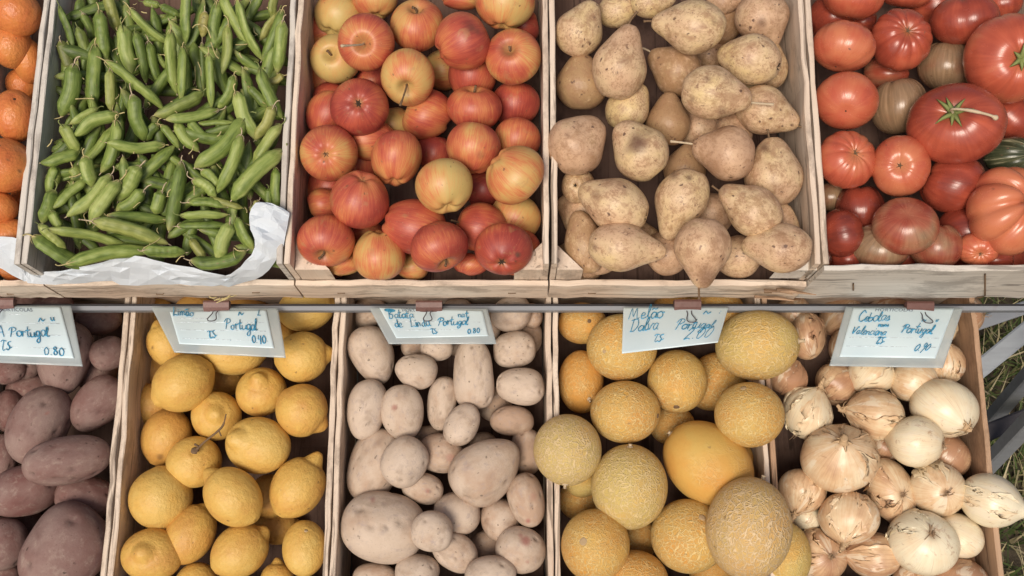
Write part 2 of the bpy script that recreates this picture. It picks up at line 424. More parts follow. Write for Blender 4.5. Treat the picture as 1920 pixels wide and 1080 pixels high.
def sh_lemon(it, nr, ns):
    P, T, F = sph_grid(nr, ns)
    z = -np.cos(P); r = np.sin(P)
    tip = it.get('tip', 1.0)
    g = np.exp(-(r / .30) ** 2) * (z > 0)
    zz = z * .92 + .27 * tip * g - .05 * np.exp(-(r / .10) ** 2) * (z > 0)
    gro = .05 * tip * np.exp(-((r - .42) / .10) ** 2) * (z > 0)
    zz = zz - gro
    zz = zz - .10 * np.exp(-(r / .26) ** 2) * (z < 0) * .7 + .06 * np.exp(-(r / .10) ** 2) * (z < 0)
    V, A = base(r, zz, T, P, F)
    A['pole'] = np.exp(-(r / .12) ** 2) * (z < 0)
    V[:, 0] += .10 * g * rng.uniform(-1, 1); V[:, 1] += .10 * g * rng.uniform(-1, 1)
    V, F, A = fin(V, F, A, .055, 2.6)
    return V, F, A, np.array([0, 0, 1.12]), np.array([0, 0, -.93])
def sh_potato(it, nr, ns):
    P, T, F = sph_grid(nr, ns)
    e = it.get('boxy', .92)
    sg = lambda a: np.sign(a) * np.abs(a) ** e
    r = sg(np.sin(P)); z = -sg(np.cos(P))
    V, A = base(r, z, T, P, F)
    tp = rng.uniform(-.13, .13) + it.get('taper', 0)
    V[:, :2] *= (1 + tp * z)[:, None]; V[:, 0] += rng.uniform(-.10, .10) * (z * z - .3)
    V[:, 1] *= .92
    V = V * (1 + lump(V, .11, 2.4) + lump(V, .03, 5))[:, None]
    eye = np.zeros(len(V)); U = V / np.linalg.norm(V, axis=1)[:, None]
    for _ in range(it.get('eyes', 7)):
        c = rng.normal(size=3); c /= np.linalg.norm(c)
        dd = U - c; dd -= np.outer(0 * dd[:, 0], c)
        q = np.exp(-((dd ** 2).sum(1)) / .0085)
        V = V * (1 - .095 * q)[:, None]; eye = np.maximum(eye, q ** 2.2)
    A['eye'] = eye
    V, F, A = fin(V, F, A)
    return V, F, A, np.array([0, 0, 1.]), np.array([0, 0, -1.])
def sh_melon(it, nr, ns):
    P, T, F = sph_grid(nr, ns)
    r = np.sin(P); z = -np.cos(P)
    zz = z * it.get('long', 1.0) - .03 * np.exp(-(r / .12) ** 2) * (z > 0)
    V, A = base(r, zz, T, P, F)
    A['pole'] = np.exp(-(r / .10) ** 2)
    V, F, A = fin(V, F, A, .022, 2.0)
    return V, F, A, np.array([0, 0, it.get('long', 1.0) * .97]), np.array([0, 0, -it.get('long', 1.0)])
def sh_onion(it, nr, ns):
    P, T, F = sph_grid(nr, ns)
    z = -np.cos(P); r = np.sin(P)
    g = np.exp(-(r / .26) ** 2) * (z > 0)
    n = it.get('neck', .13)
    zz = z * .93 + n * g - .05 * np.exp(-(r / .08) ** 2) * (z > 0)
    zz = zz + .07 * np.exp(-(r / .15) ** 2) * (z < 0)
    r = r * (1 - .09 * np.clip(z, 0, 1) ** 1.5)
    r = r * (1 + .004 * np.cos(9 * T + rng.uniform(0, 6)) + .004 * np.cos(14 * T + rng.uniform(0, 6)))
    V, A = base(r, zz, T, P, F)
    A['mer'][:, 2] = z
    A['pole'] = np.maximum(np.exp(-(r / .17) ** 2) * (z > 0), np.exp(-(r / .15) ** 2) * (z < 0))
    V = V * (1 + lump(V, .045, 2.2))[:, None]; it['grid'] = V.reshape(nr, ns, 3).copy()
    V, F, A = fin(V, F, A)
    return V, F, A, np.array([0, 0, .93 + n - .08]), np.array([0, 0, -.86])
SHAPE = dict(apple=sh_apple, pear=sh_pear, tomato=sh_tomato, orange=sh_orange, lemon=sh_lemon,
             redpotato=sh_potato, potato=sh_potato, melon=sh_melon, onion=sh_onion)
NAME = dict(apple='apple', pear='pear', tomato='tomato', orange='orange', lemon='lemon', redpotato='red_potato',
            potato='potato', melon='melon', onion='onion')
CAT = dict(apple='apple', pear='pear', tomato='tomato', orange='orange', lemon='lemon', redpotato='potato',
           potato='potato', melon='melon', onion='onion')
PROPS = dict(blush=.5, tint=0., russet=0., green=0., verdant=0., net=.5, pale=0., brown=0.)

def rot_to(d):
    """3x3 taking +z to d"""
    d = np.asarray(d, float); d /= np.linalg.norm(d)
    return np.array(Vector((0, 0, 1)).rotation_difference(Vector(d)).to_matrix())
def rotz(a): c, s = math.cos(a), math.sin(a); return np.array([[c, -s, 0], [s, c, 0], [0, 0, 1.]])
def view_basis(P):
    z = CAM - P; z /= np.linalg.norm(z)
    x = RT - (RT @ z) * z; x /= np.linalg.norm(x)
    return x, np.cross(z, x), z

def axis_of(it):
    if 'off' in it:                                  # where the pole sits on the visible face, in radii (photo y down)
        dx, dy = it['off']; q = dx * dx + dy * dy
        if q > .96: s = math.sqrt(.96 / q); dx *= s; dy *= s; q = .96
        v = np.array([dx, -dy, math.sqrt(1 - q)])
        return v if it.get('end', 's') == 's' else -v
    a = R_(it.get('dir', it['ang'])); t = R_(it.get('tilt', 0))
    return np.array([math.cos(a) * math.cos(t), math.sin(a) * math.cos(t), math.sin(t)])

def build(it, crate):
    k = it['k']; deep = it['L'] >= .9
    nr, ns = (30, 40) if deep else (46, 64)
    V, F, A, top, bot = SHAPE[k](it, nr, ns)
    M3 = rot_to(axis_of(it)) @ rotz(rng.uniform(0, 6.28))
    W = V @ M3.T
    al = R_(it['ang']); Rm = rotz(-al)
    Q = W @ Rm.T
    mn, mx = Q.min(0), Q.max(0); mid = (mn + mx) / 2; ext = (mx - mn) / 2
    s = it['P_scale']; sx, sy = it['a'] * s / ext[0], it['b'] * s / ext[1]
    S = np.diag([sx, sy, min(sx, sy) * .5 + max(sx, sy) * .5 if k not in ('pear', 'redpotato', 'potato', 'lemon') else sy])
    L3 = Rm.T @ S @ Rm; sh = Rm.T @ mid
    f = lambda X: (np.atleast_2d(X) @ M3.T - sh) @ L3.T      # unit shape -> local metres, view aligned
    Vl = f(V)
    mark = np.zeros(len(V))
    for (mx_, my_, mr, ms) in it.get('marks', ()):            # brown spots on the near face
        R0 = min(it['a'], it['b']) * s
        d = np.hypot(Vl[:, 0] - mx_ * R0, Vl[:, 1] + my_ * R0) / (mr * R0)
        d = d * (1 + lump(Vl / R0, .45, 9))
        mark = np.maximum(mark, ms * np.clip(1.5 - 1.2 * d, 0, 1) * (Vl[:, 2] > 0))
    A['mark'] = mark
    x, y, z = view_basis(it['C'])
    loc = Matrix(((x[0], y[0], z[0], it['C'][0]), (x[1], y[1], z[1], it['C'][1]), (x[2], y[2], z[2], it['C'][2]), (0, 0, 0, 1)))
    o = link(NAME[k], mesh_from(NAME[k], Vl, F, M[k], A), local=loc)
    for p, dv in PROPS.items():
        if p in it: o[p] = float(it[p] + (rng.uniform(-.06, .06) if p == 'tint' else 0))
        else: o[p] = float({'blush': .5, 'net': .5, 'tint': rng.uniform(-.07, .07)}.get(p, 0.))
    tag(o, it['label'], CAT[k], crate['group'])
    R0 = min(it['a'], it['b']) * s
    tp, bt = f(top)[0], f(bot)[0]
    dt = f(top + [0, 0, .1])[0] - tp; dt /= np.linalg.norm(dt)
    db = f(bot - [0, 0, .1])[0] - bt; db /= np.linalg.norm(db)
    parts(o, it, k, R0, tp, bt, dt, db, f, V, F, A)
    return o

def part(o, name, V, F, mat, attrs=None):
    return link(name, mesh_from(name, V, F, mat, attrs), parent=o)
def stem_geo(p, d, length, rad, bend=None):
    d = np.asarray(d); b = np.zeros(3) if bend is None else np.asarray(bend)
    pts = [p - d * rad * 1.5, p + d * length * .35, p + d * length * .7 + b * length * .35, p + d * length + b * length]
    P = smooth_pts(pts, 5); k = len(P)
    rad_ = np.full(k, rad) * (1 + .1 * np.sin(np.arange(k) * 2.1)); rad_[-3:] *= [1.1, 1.35, 1.45]; rad_[:2] *= 1.25
    return tube(P, rad_, 8)
def star_geo(p, d, n, length, width, droop, jitter=.3, thick=.0008):
    """n narrow leaves spreading from p round d"""
    out = []
    ax = rot_to(d); nseg = 6
    for i in range(n):
        a = 2 * math.pi * i / n + rng.uniform(-jitter, jitter); L = length * rng.uniform(.75, 1.15)
        dr = droop * rng.uniform(.4, 1.5); V = []; F = []
        side = np.array([-math.sin(a), math.cos(a), 0]); rad = np.array([math.cos(a), math.sin(a), 0])
        for j in range(nseg + 1):
            t = j / nseg; w = width * (1 - t) ** .8 * (1 if t > .0 else .7) + width * .04
            c = rad * L * t + np.array([0, 0, 1]) * (L * .22 * math.sin(t * 3) - dr * L * t * t)
            for sgn, dz in ((-1, 0), (0, thick * 2.2), (1, 0), (0, -thick)):
                V.append(ax @ (c + side * sgn * w + np.array([0, 0, dz])) + p)
        for j in range(nseg):
            for q in range(4): F.append((j*4+q, j*4+(q+1) % 4, (j+1)*4+(q+1) % 4, (j+1)*4+q))
        F += [(3, 2, 1, 0), tuple(nseg*4+q for q in range(4))]
        out.append((V, F))
    return join(*out)
def blob_geo(p, d, r, h, n=12, jag=.2):
    ax = rot_to(d); V = []; F = []
    for i, (rr, hh) in enumerate(((1, -.6), (1, .15), (.8, .75), (.45, 1.), (.12, .85))):
        for j in range(n):
            q = rr * r * (1 + rng.uniform(-jag, jag)); a = 2 * math.pi * j / n
            V.append(ax @ np.array([q * math.cos(a), q * math.sin(a), hh * h]) + p)
    for i in range(4):
        for j in range(n): F.append((i*n+j, i*n+(j+1) % n, (i+1)*n+(j+1) % n, (i+1)*n+j))
    F.append(tuple(4*n+j for j in range(n))); F.append(tuple(range(n))[::-1])
    return V, F
def shell_patch(f, G, th0, dth, p0, p1, lift):
    """a ragged loose piece of papery skin standing off the bulb; p0..p1 = span from root (0) to neck (1)"""
    nr, ns, _ = G.shape; nu, nv = 26, 26
    def surf(p, th):
        i = np.clip(p * (nr - 1), 0, nr - 1.001); j = (th / (2 * math.pi) * ns) % ns
        i0, j0 = int(i), int(j); a, b = i - i0, j - j0; j1 = (j0 + 1) % ns
        return (G[i0, j0]*(1-a)*(1-b) + G[i0+1, j0]*a*(1-b) + G[i0, j1]*(1-a)*b + G[i0+1, j1]*a*b)
    q1, q2, q3, q4 = rng.uniform(0, 6, 4); U_ = []
    for jv in range(nv + 1):
        for iu in range(nu + 1):
            u, v = 2 * iu / nu - 1, jv / nv
            ed = 1 + .22 * math.sin(v * 5 + q1) + .12 * math.sin(v * 17 + q2 * (1 if u > 0 else 2)) + .06 * math.sin(v * 41 + q3)
            ez = .10 * math.sin(u * 4 + q3) + .06 * math.sin(u * 13 + q4) + .03 * math.sin(u * 37 + q1)
            p = np.clip(p0 + (p1 - p0) * v + ez * (1 if v > .5 else -1) * abs(2 * v - 1), .06, .90)
            k = max(abs(u), .8 * abs(2 * v - 1))
            up = 1 + .010 + lift * .055 * k ** 4 * (1 + .6 * math.sin(v * 9 + u * 3 + q2))
            U_.append((p, th0 + u * dth * ed, up))
    S = np.array([surf(p, t) for p, t, _ in U_]); up = np.array([q[2] for q in U_])[:, None]
    Vo, Vi = f(S * up), f(S * (up - .006)); n = len(S); w = nu + 1
    F = [(j*w+i, j*w+i+1, (j+1)*w+i+1, (j+1)*w+i) for j in range(nv) for i in range(nu)]
    F = F + [tuple(i + n for i in q[::-1]) for q in F]
    m = np.array([(math.cos(t), math.sin(t), -math.cos(math.pi * p)) for p, t, _ in U_])
    return np.vstack([Vo, Vi]), F, {'pos': np.vstack([S, S]), 'mer': np.vstack([m, m]), 'pole': np.zeros(2*n), 'mark': np.zeros(2*n)}

def img3(v): return np.array([v[0], -v[1], v[2] if len(v) > 2 else 0.])
def parts(o, it, k, R0, tp, bt, dt, db, f, V, F, A):
    st = it.get('stem')                              # (dx, dy, len, radius) in radii of the fruit, photo y down
    if k == 'apple':
        if st:
            d = img3((st[0], st[1], .45)); d /= np.linalg.norm(d)
            part(o, 'stem', *stem_geo(tp, dt, R0 * st[2], R0 * .035, d * .8), M[st[3] if len(st) > 3 else 'stem'])
        elif 'off' in it and it.get('end', 's') == 's':
            part(o, 'stem', *stem_geo(tp, dt, R0 * .32, R0 * .045, rng.normal(size=3) * .25), M['stem'])
        if 'off' in it and it.get('end') == 'c':
            part(o, 'calyx', *star_geo(bt, db, 6, R0 * .17, R0 * .05, -.2), M['dark'])
    elif k == 'pear':
        if st:
            d = img3((st[0], st[1], .2)); d /= np.linalg.norm(d)
            part(o, 'stem', *stem_geo(tp, dt, R0 * st[2], R0 * .04, d * .7), M[st[3] if len(st) > 3 else 'stem'])
        if it.get('eye'):
            part(o, 'calyx', *join(star_geo(bt, db, 5, R0 * .15, R0 * .05, -.7), blob_geo(bt, db, R0 * .09, R0 * .03)), M['dark'])
    elif k == 'tomato':
        if it.get('calyx'):
            c = part(o, 'calyx', *star_geo(tp + dt * R0 * .03, dt, 7, R0 * it['calyx'], R0 * .085, -.15), M['greenstem'])
            if st:
                d = img3((st[0], st[1], .25)); d /= np.linalg.norm(d)
                P = smooth_pts([tp, tp + dt * R0 * .30, tp + dt * R0 * .36 + d * R0 * .35, tp + dt * R0 * .2 + d * R0 * .8, tp + dt * R0 * .0 + d * R0 * st[2]], 6)
                q = np.full(len(P), R0 * .032); q[-4:] *= [1.2, 1.9, 2.2, 1.5]; q[12:16] *= 1.35
                part(o, 'stalk', *tube(P, q, 8), M['palestem'])
        elif 'off' in it and it.get('end', 's') == 's':
            part(o, 'stem_scar', *join(blob_geo(tp, dt, R0 * .055, R0 * .02), star_geo(tp, dt, 5, R0 * .13, R0 * .025, -.5)), M['stem'])
        elif 'off' in it:
            part(o, 'blossom_scar', *blob_geo(bt, db, R0 * .03, R0 * .02), M['dark'])
    elif k == 'orange':
        if it.get('button'): part(o, 'calyx', *blob_geo(tp, dt, R0 * .07, R0 * .03), M['dark'])
    elif k == 'lemon':
        if it.get('twig'):
            d = img3((.72, -.69, .45)); d /= np.linalg.norm(d)
            p0 = tp if it.get('tip', 1) < .5 else bt
            P = smooth_pts([p0 - dt * R0 * .1, p0 + d * R0 * .5, p0 + d * R0 * 1.05 + np.array([.05, .0, .1]) * R0, p0 + d * R0 * 1.5, p0 + d * R0 * 1.62 + np.array([.02, .35, .05]) * R0], 6)
            q = np.full(len(P), R0 * .042); q[:3] *= [2.2, 1.7, 1.2]; q[-5:] *= .65
            side = tube(smooth_pts([P[14], P[14] + np.array([.10, -.22, .05]) * R0], 3), R0 * .03, 6)
            side2 = tube(smooth_pts([P[3], P[3] + np.array([-.18, .10, .1]) * R0], 3), R0 * .045, 6)
            part(o, 'stem', *join(tube(P, q, 8), side, side2, blob_geo(p0, dt, R0 * .14, R0 * .05)), M['stem'])
        if it.get('button'):
            part(o, 'stem_button', *blob_geo(bt, db, R0 * .085, R0 * .045), M['scar'])
    elif k == 'melon':
        if it.get('scar') in ('s', 'b'):
            p, d = (tp, dt) if it['scar'] == 's' else (bt, db)
            part(o, 'stem_scar', *blob_geo(p, d, R0 * it.get('sr', .10), R0 * .025, 14, .12), M[it.get('sm', 'scar')])
        if it.get('stalk'):
            p, d = (tp, dt) if it['stalk'] == 's' else (bt, db)
            part(o, 'stalk', *join(stem_geo(p, d, R0 * it.get('sl', .18), R0 * .045), blob_geo(p, d, R0 * .10, R0 * .03)), M['palestem'])
    elif k == 'onion':
        e = it.get('show', 'nr')
        if 'n' in e:                                 # dry twisted neck
            P = smooth_pts([tp - dt * R0 * .12, tp + dt * R0 * .08, tp + dt * R0 * .22 + rng.normal(size=3) * R0 * .04, tp + dt * R0 * it.get('nl', .34) + rng.normal(size=3) * R0 * .07], 5)
            n = len(P); q = np.linspace(.17, .06, n) * R0; q *= 1 + .15 * np.sin(np.arange(n) * 1.7)
            V_, F_ = tube(P, q, 11); V_ = np.array(V_) + rng.normal(size=(len(V_), 3)) * R0 * .016
            nk = part(o, 'neck', V_, F_, M['neck'])
            fl = star_geo(tp + dt * R0 * .02, dt, 7, R0 * .32, R0 * .085, .35, .5, .0004)
            part(o, 'dry_skin_collar', *fl, M['neck'])
        if 'r' in e:
            out = [blob_geo(bt, db, R0 * .12, R0 * .05, 12, .25)]
            for _ in range(14):
                v = db + rng.normal(size=3) * .75; v /= np.linalg.norm(v)
                out.append(tube(smooth_pts([bt, bt + v * R0 * .12, bt + (v + rng.normal(size=3) * .5) * R0 * .22], 3), R0 * .011, 5))
            part(o, 'roots', *join(*out), M['root'])
        if not it['L'] >= .9:
            for _ in range(it.get('flakes', 1)):
                q = shell_patch(f, it['grid'], rng.uniform(0, 6.28), rng.uniform(.35, .8), rng.uniform(.10, .35), rng.uniform(.6, .86), rng.uniform(.5, 1.3))
                s_ = part(o, 'loose_skin', q[0], q[1], M['skin'], q[2]); s_['tint'] = float(it.get('tint', 0) + rng.uniform(-.08, .10))

# ------------------------------------------------------------------ heap solver: lift and sink the pieces until they rest on each other
def rad_dir(it, dx, dy):
    c, s = math.cos(R_(it['ang'])), math.sin(R_(it['ang']))
    h = math.hypot(dx, dy) + 1e-9; ux, uy = dx / h, -dy / h
    p, q = ux * c + uy * s, -ux * s + uy * c
    return it["a"] * it["b"] / math.sqrt((it["b"] * p) ** 2 + (it["a"] * q) ** 2 + 1e-9)
def settle(items, cr, iters=90):
    rim, fl = cr['rim'], cr['floor']
    for i, it in enumerate(items):
        _, t = at(it['x'], it['y'], rim); it['s0'] = t / FPX
        it['vr'] = it.get('vr_px', it['b'] if it['k'] != 'tomato' else it['b'] * .9) * it['s0']
        it['w'] = it['w0'] = cr['top'] - it['L'] * cr['step']
    pairs = []
    for i in range(len(items)):
        for j in range(i):
            A_, B_ = items[i], items[j]
            dx, dy = A_['x'] - B_['x'], A_['y'] - B_['y']; d = math.hypot(dx, dy)
            m = d / (rad_dir(A_, dx, dy) + rad_dir(B_, dx, dy))
            if m < .96:
                need = (A_['vr'] + B_['vr']) * math.sqrt(max(0, .93 - m * m)) * cr.get('pack', .92)
                hi, lo = (A_, B_) if (A_['L'], -i) < (B_['L'], -j) else (B_, A_)
                pairs.append((hi, lo, need))
    for n in range(iters):
        for it in items: it['w'] += (it['w0'] - it['w']) * .06
        for hi, lo, need in pairs:
            g = need - (hi['w'] - lo['w'])
            if g > 0: hi['w'] += g * .45; lo['w'] -= g * .45
        for it in items: it['w'] = max(it['w'], fl + it['vr'] * .8)
    for it in items:
        P, t = at(it['x'], it['y'], it['w'])
        al = R_(it['ang'])
        eu = math.hypot(it['a'] * math.cos(al), it['b'] * math.sin(al)) * t / FPX
        if it['w'] < rim + .25 * it['vr'] and not it.get('free'):
            sh_ = P[0]
            P[0] = min(max(P[0], cr['u0'] + eu * .95), cr['u1'] - eu * .95) if cr['u1'] - cr['u0'] > 2 * eu else P[0]
            if abs(P[0] - sh_) > .03: P[0] = sh_ + .03 * (1 if P[0] > sh_ else -1)
            if 'vf' in cr:
                ev = math.hypot(it['a'] * math.sin(al), it['b'] * math.cos(al)) * t / FPX
                low = it['w'] < cr['ft'] + .7 * it['vr']; P[1] = max(P[1], min(cr['vf'] + ev * (1.02 if low else .6), P[1] + .09))
        it['C'] = P; it['P_scale'] = t / FPX

def relabel(items, cr):
    """what it looks like + where it lies in its crate; look-alikes in one place get their order"""
    xs = cr['bx']; ys = cr['by']
    for it in items:
        px = (it['x'] - xs[0]) / (xs[1] - xs[0]); py = (it['y'] - ys[0]) / (ys[1] - ys[0])
        col = 0 if px < .3 else 2 if px > .7 else 1
        row = 0 if py < .3 else 2 if py > .72 else 1
        it['loc'] = cr['loc'][row][col]
        it['base'] = it['d'] + ' ' + it['loc']
    groups = {}
    for it in [q for q in items if not q.get('shared')]: groups.setdefault(it['base'], []).append(it)
    for b, g in groups.items():
        if len(g) == 1: g[0]['label'] = b; continue
        g.sort(key=lambda q: q['y'])
        if len(g) == 2: names = ['upper of two', 'lower of two']
        else:
            o_ = ['topmost', 'second from top', 'third from top', 'fourth from top', 'fifth from top', 'sixth from top', 'seventh from top', 'eighth from top']
            names = [f'{o_[i]} of {len(g)}' for i in range(len(g))] if len(g) <= 8 else [f'number {i+1} of {len(g)} from top' for i in range(len(g))]
        for it, n in zip(g, names): it['label'] = f"{b}, {n}"
# ------------------------------------------------------------------ crates and what lies in them
LOC_UP = (('in back left corner', 'at back of crate', 'in back right corner'),
          ('by left side board', 'amid the crate', 'by right side board'),
          ('in front left corner', 'at front board', 'in front right corner'))
LOC_LO = (('in back left corner', 'below the price card', 'in back right corner'),
          ('by left side board', 'amid the crate', 'by right side board'),
          ('in front left corner', 'at crate front', 'in front right corner'))
def U(x, y, w): return at(x, y, w)[0][0]
RU, FU, RL, FL = 0.0, -.15, -.185, -.335           # rims and floors of the two tiers
VF = at(1000, 507, 0)[0][1]                         # front of the upper crates
UX = [62, 543, 1031, 1527]; LX = [222, 627, 1037, 1442, 1858]
ux = [U(x, 270, RU) for x in UX]; lx = [U(x, 830, RL) for x in LX]
ux = [U(-75, 270, RU)] + ux + [U(2015, 270, RU)]; lx = [U(-75, 830, RL)] + lx
VB = at(960, -170, 0)[0][1]; VL = at(960, 1135, RL)[0][1]   # backs of the upper, fronts of the lower crates
def crate(i, up, group, **kw):
    X = ux if up else lx
    c = dict(rim=RU if up else RL, floor=(FU if up else FL) + .008, u0=X[i] + .012, u1=X[i+1] - .012, group=group,
             loc=LOC_UP if up else LOC_LO, top=-.02 if up else -.215, step=.052)
    if up: c['vf'] = VF + .012; c['ft'] = 0. if i == 4 else -.075
    xs = ((0, 62), (62, 543), (543, 1031), (1031, 1527), (1527, 1920))[i] if up else ((0, 222), (222, 627), (627, 1037), (1037, 1442), (1442, 1870))[i]
    c['bx'] = xs; c['by'] = (0, 545) if up else (580, 1080)
    c.update(kw); return c

def load(kind, Z, rows):
    out = []
    for r in rows:
        x, y, a, b, ang, L, d = r[:7]
        if 80 < ang % 180 < 100 and a < b: a, b = b, a
        if kind == 'onion': a, b = a * 1.02, b * 1.02
        ex = dict(r[7]) if len(r) > 7 else {}
        out.append(dict(k=kind, x=Z[0] + x / Z[2], y=Z[1] + y / Z[2], a=a / Z[2], b=b / Z[2], ang=ang, L=L, d=d, **ex))
    return out

APPLES = load('apple', (520, 0, 1.862), [
 (215, 55, 85, 78, 0, 1, 'shaded yellow apple behind others', dict(blush=.18, dir=60, tilt=-30)),
 (340, -5, 80, 72, 0, .5, 'yellow striped apple cut by the frame', dict(blush=.32, dir=90, tilt=-30)),
 (488, 90, 94, 92, 0, .4, 'orange streaked apple with its hollow tipped back', dict(blush=.42, off=(0, -.80))),
 (310, 148, 99, 100, 0, 0, 'rosy apple with long pale stalk pointing left', dict(blush=.60, off=(-.16, .08), stem=(-.95, .0, .85, 'palestem'))),
 (795, 15, 105, 88, 0, 0, 'large cream and orange streaked apple', dict(blush=.36, dir=80, tilt=-20)),
 (645, 145, 95, 102, 15, -.05, 'red striped apple with a grey scuff near its top', dict(blush=.72, dir=25, tilt=-8, marks=((.35, -.45, .20, .6), (.55, -.35, .12, .5)))),
 (828, 198, 98, 97, 0, 0, 'orange apple with greenish shoulder and dark stalk hollow', dict(blush=.48, off=(-.2, -.40))),
 (455, 270, 94, 100, 0, -.1, 'peach coloured apple with stalk pointing down', dict(blush=.42, off=(-.1, .5), stem=(-.4, .9, .62))),
 (203, 205, 88, 85, 0, .9, 'yellow green apple half under a rosy one', dict(blush=.12, off=(-.3, -.25))),
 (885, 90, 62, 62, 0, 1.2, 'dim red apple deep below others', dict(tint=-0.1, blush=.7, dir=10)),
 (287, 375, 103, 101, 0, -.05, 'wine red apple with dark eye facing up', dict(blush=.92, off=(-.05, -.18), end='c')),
 (185, 355, 70, 68, 0, 1.3, 'dull red apple sunk below its neighbours', dict(blush=.8, dir=200)),
 (335, 285, 58, 58, 0, 1.4, 'small glimpse of a red apple in a gap', dict(blush=.85, dir=100)),
 (680, 268, 84, 84, 0, 1., 'dark rosy apple under brighter ones', dict(blush=.75, dir=80, tilt=-20)),
 (688, 380, 97, 80, 0, .05, 'red orange apple with fine stripes fanning down', dict(blush=.62, off=(0, -.93))),
 (850, 365, 85, 78, 0, 1, 'deep red shaded apple', dict(blush=.85, dir=85, tilt=-15)),
 (525, 400, 90, 88, 0, 1, 'shaded apple, yellow on one cheek and red on the other', dict(blush=.62, dir=160)),
 (400, 440, 72, 65, 0, 1.5, 'dull yellow apple deep in a gap', dict(blush=.3, dir=100)),
 (175, 535, 101, 99, 0, 0, 'red apple with cream rays round its eye', dict(blush=.60, off=(-.1, .05), end='c')),
 (415, 552, 88, 98, -12, -.05, 'orange apple with pale side and faint stripes', dict(blush=.45, dir=85, tilt=-20)),
 (685, 517, 95, 90, 0, -.1, 'glossy orange apple with small oval dent', dict(blush=.58, dir=80, tilt=-10, marks=((.28, .30, .16, .35),))),
 (855, 490, 82, 80, 0, 1, 'orange apple in shadow', dict(blush=.6, dir=80, tilt=-25)),
 (830, 612, 102, 103, 0, -.1, 'dusty tan apple with pinkish side', dict(blush=.36, dir=-40, tilt=-10)),
 (582, 650, 101, 97, 0, -.15, 'round plain yellow apple', dict(blush=.13, dir=100, tilt=-30)),
 (287, 697, 103, 102, 0, -.1, 'bright red orange apple without stalk', dict(blush=.76, dir=-100, tilt=-35)),
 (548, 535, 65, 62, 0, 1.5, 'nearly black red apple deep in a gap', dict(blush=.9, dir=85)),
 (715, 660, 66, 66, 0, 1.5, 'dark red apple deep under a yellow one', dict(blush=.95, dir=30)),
 (862, 758, 88, 85, 0, 1, 'olive yellow shaded apple', dict(blush=.22, dir=60, tilt=-20)),
 (475, 790, 105, 98, -15, 0, 'red apple tilted with its hollow to one side', dict(blush=.78, dir=-15, tilt=-2)),
 (710, 792, 92, 85, 0, .5, 'orange red apple with tiny stalk to its left', dict(blush=.66, dir=165, tilt=8, stem=(-.9, -.3, .35))),
 (170, 840, 101, 92, 0, 0, 'red orange apple with hollow facing the front', dict(blush=.66, off=(-.12, .72))),
 (165, 712, 60, 56, 0, 1.3, 'dim orange apple in a dark gap', dict(blush=.55, dir=190)),
 (355, 925, 92, 88, 0, .3, 'golden apple with brown cheek', dict(blush=.36, dir=-90, tilt=-10)),
 (565, 922, 102, 90, 0, -.05, 'bright red apple with hollow low on its side', dict(blush=.84, off=(.35, .80))),
 (790, 912, 103, 92, 0, -.1, 'scarlet apple with dark specks and an open eye', dict(blush=.88, off=(-.08, .60), end='c', marks=((.52, .22, .10, .9), (.45, .45, .06, .8)))),
 (215, 968, 80, 48, 0, 1, 'yellow apple peeping out at the bottom', dict(blush=.32, dir=60)),
 (675, 975, 62, 40, 0, 1., 'orange sliver of an apple between two red ones', dict(blush=.72, dir=60)),
 (898, 885, 62, 66, 0, 1.4, 'dark red apple behind a scarlet one', dict(blush=.9, dir=10)),
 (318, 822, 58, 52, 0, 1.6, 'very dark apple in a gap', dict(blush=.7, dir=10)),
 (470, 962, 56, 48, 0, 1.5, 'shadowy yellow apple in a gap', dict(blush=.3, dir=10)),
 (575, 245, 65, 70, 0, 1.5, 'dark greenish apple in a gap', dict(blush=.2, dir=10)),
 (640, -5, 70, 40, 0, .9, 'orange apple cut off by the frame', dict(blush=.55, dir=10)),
 (915, 985, 40, 40, 0, 1.6, 'unlit apple behind the corner block', dict(blush=.7, dir=10)),
])
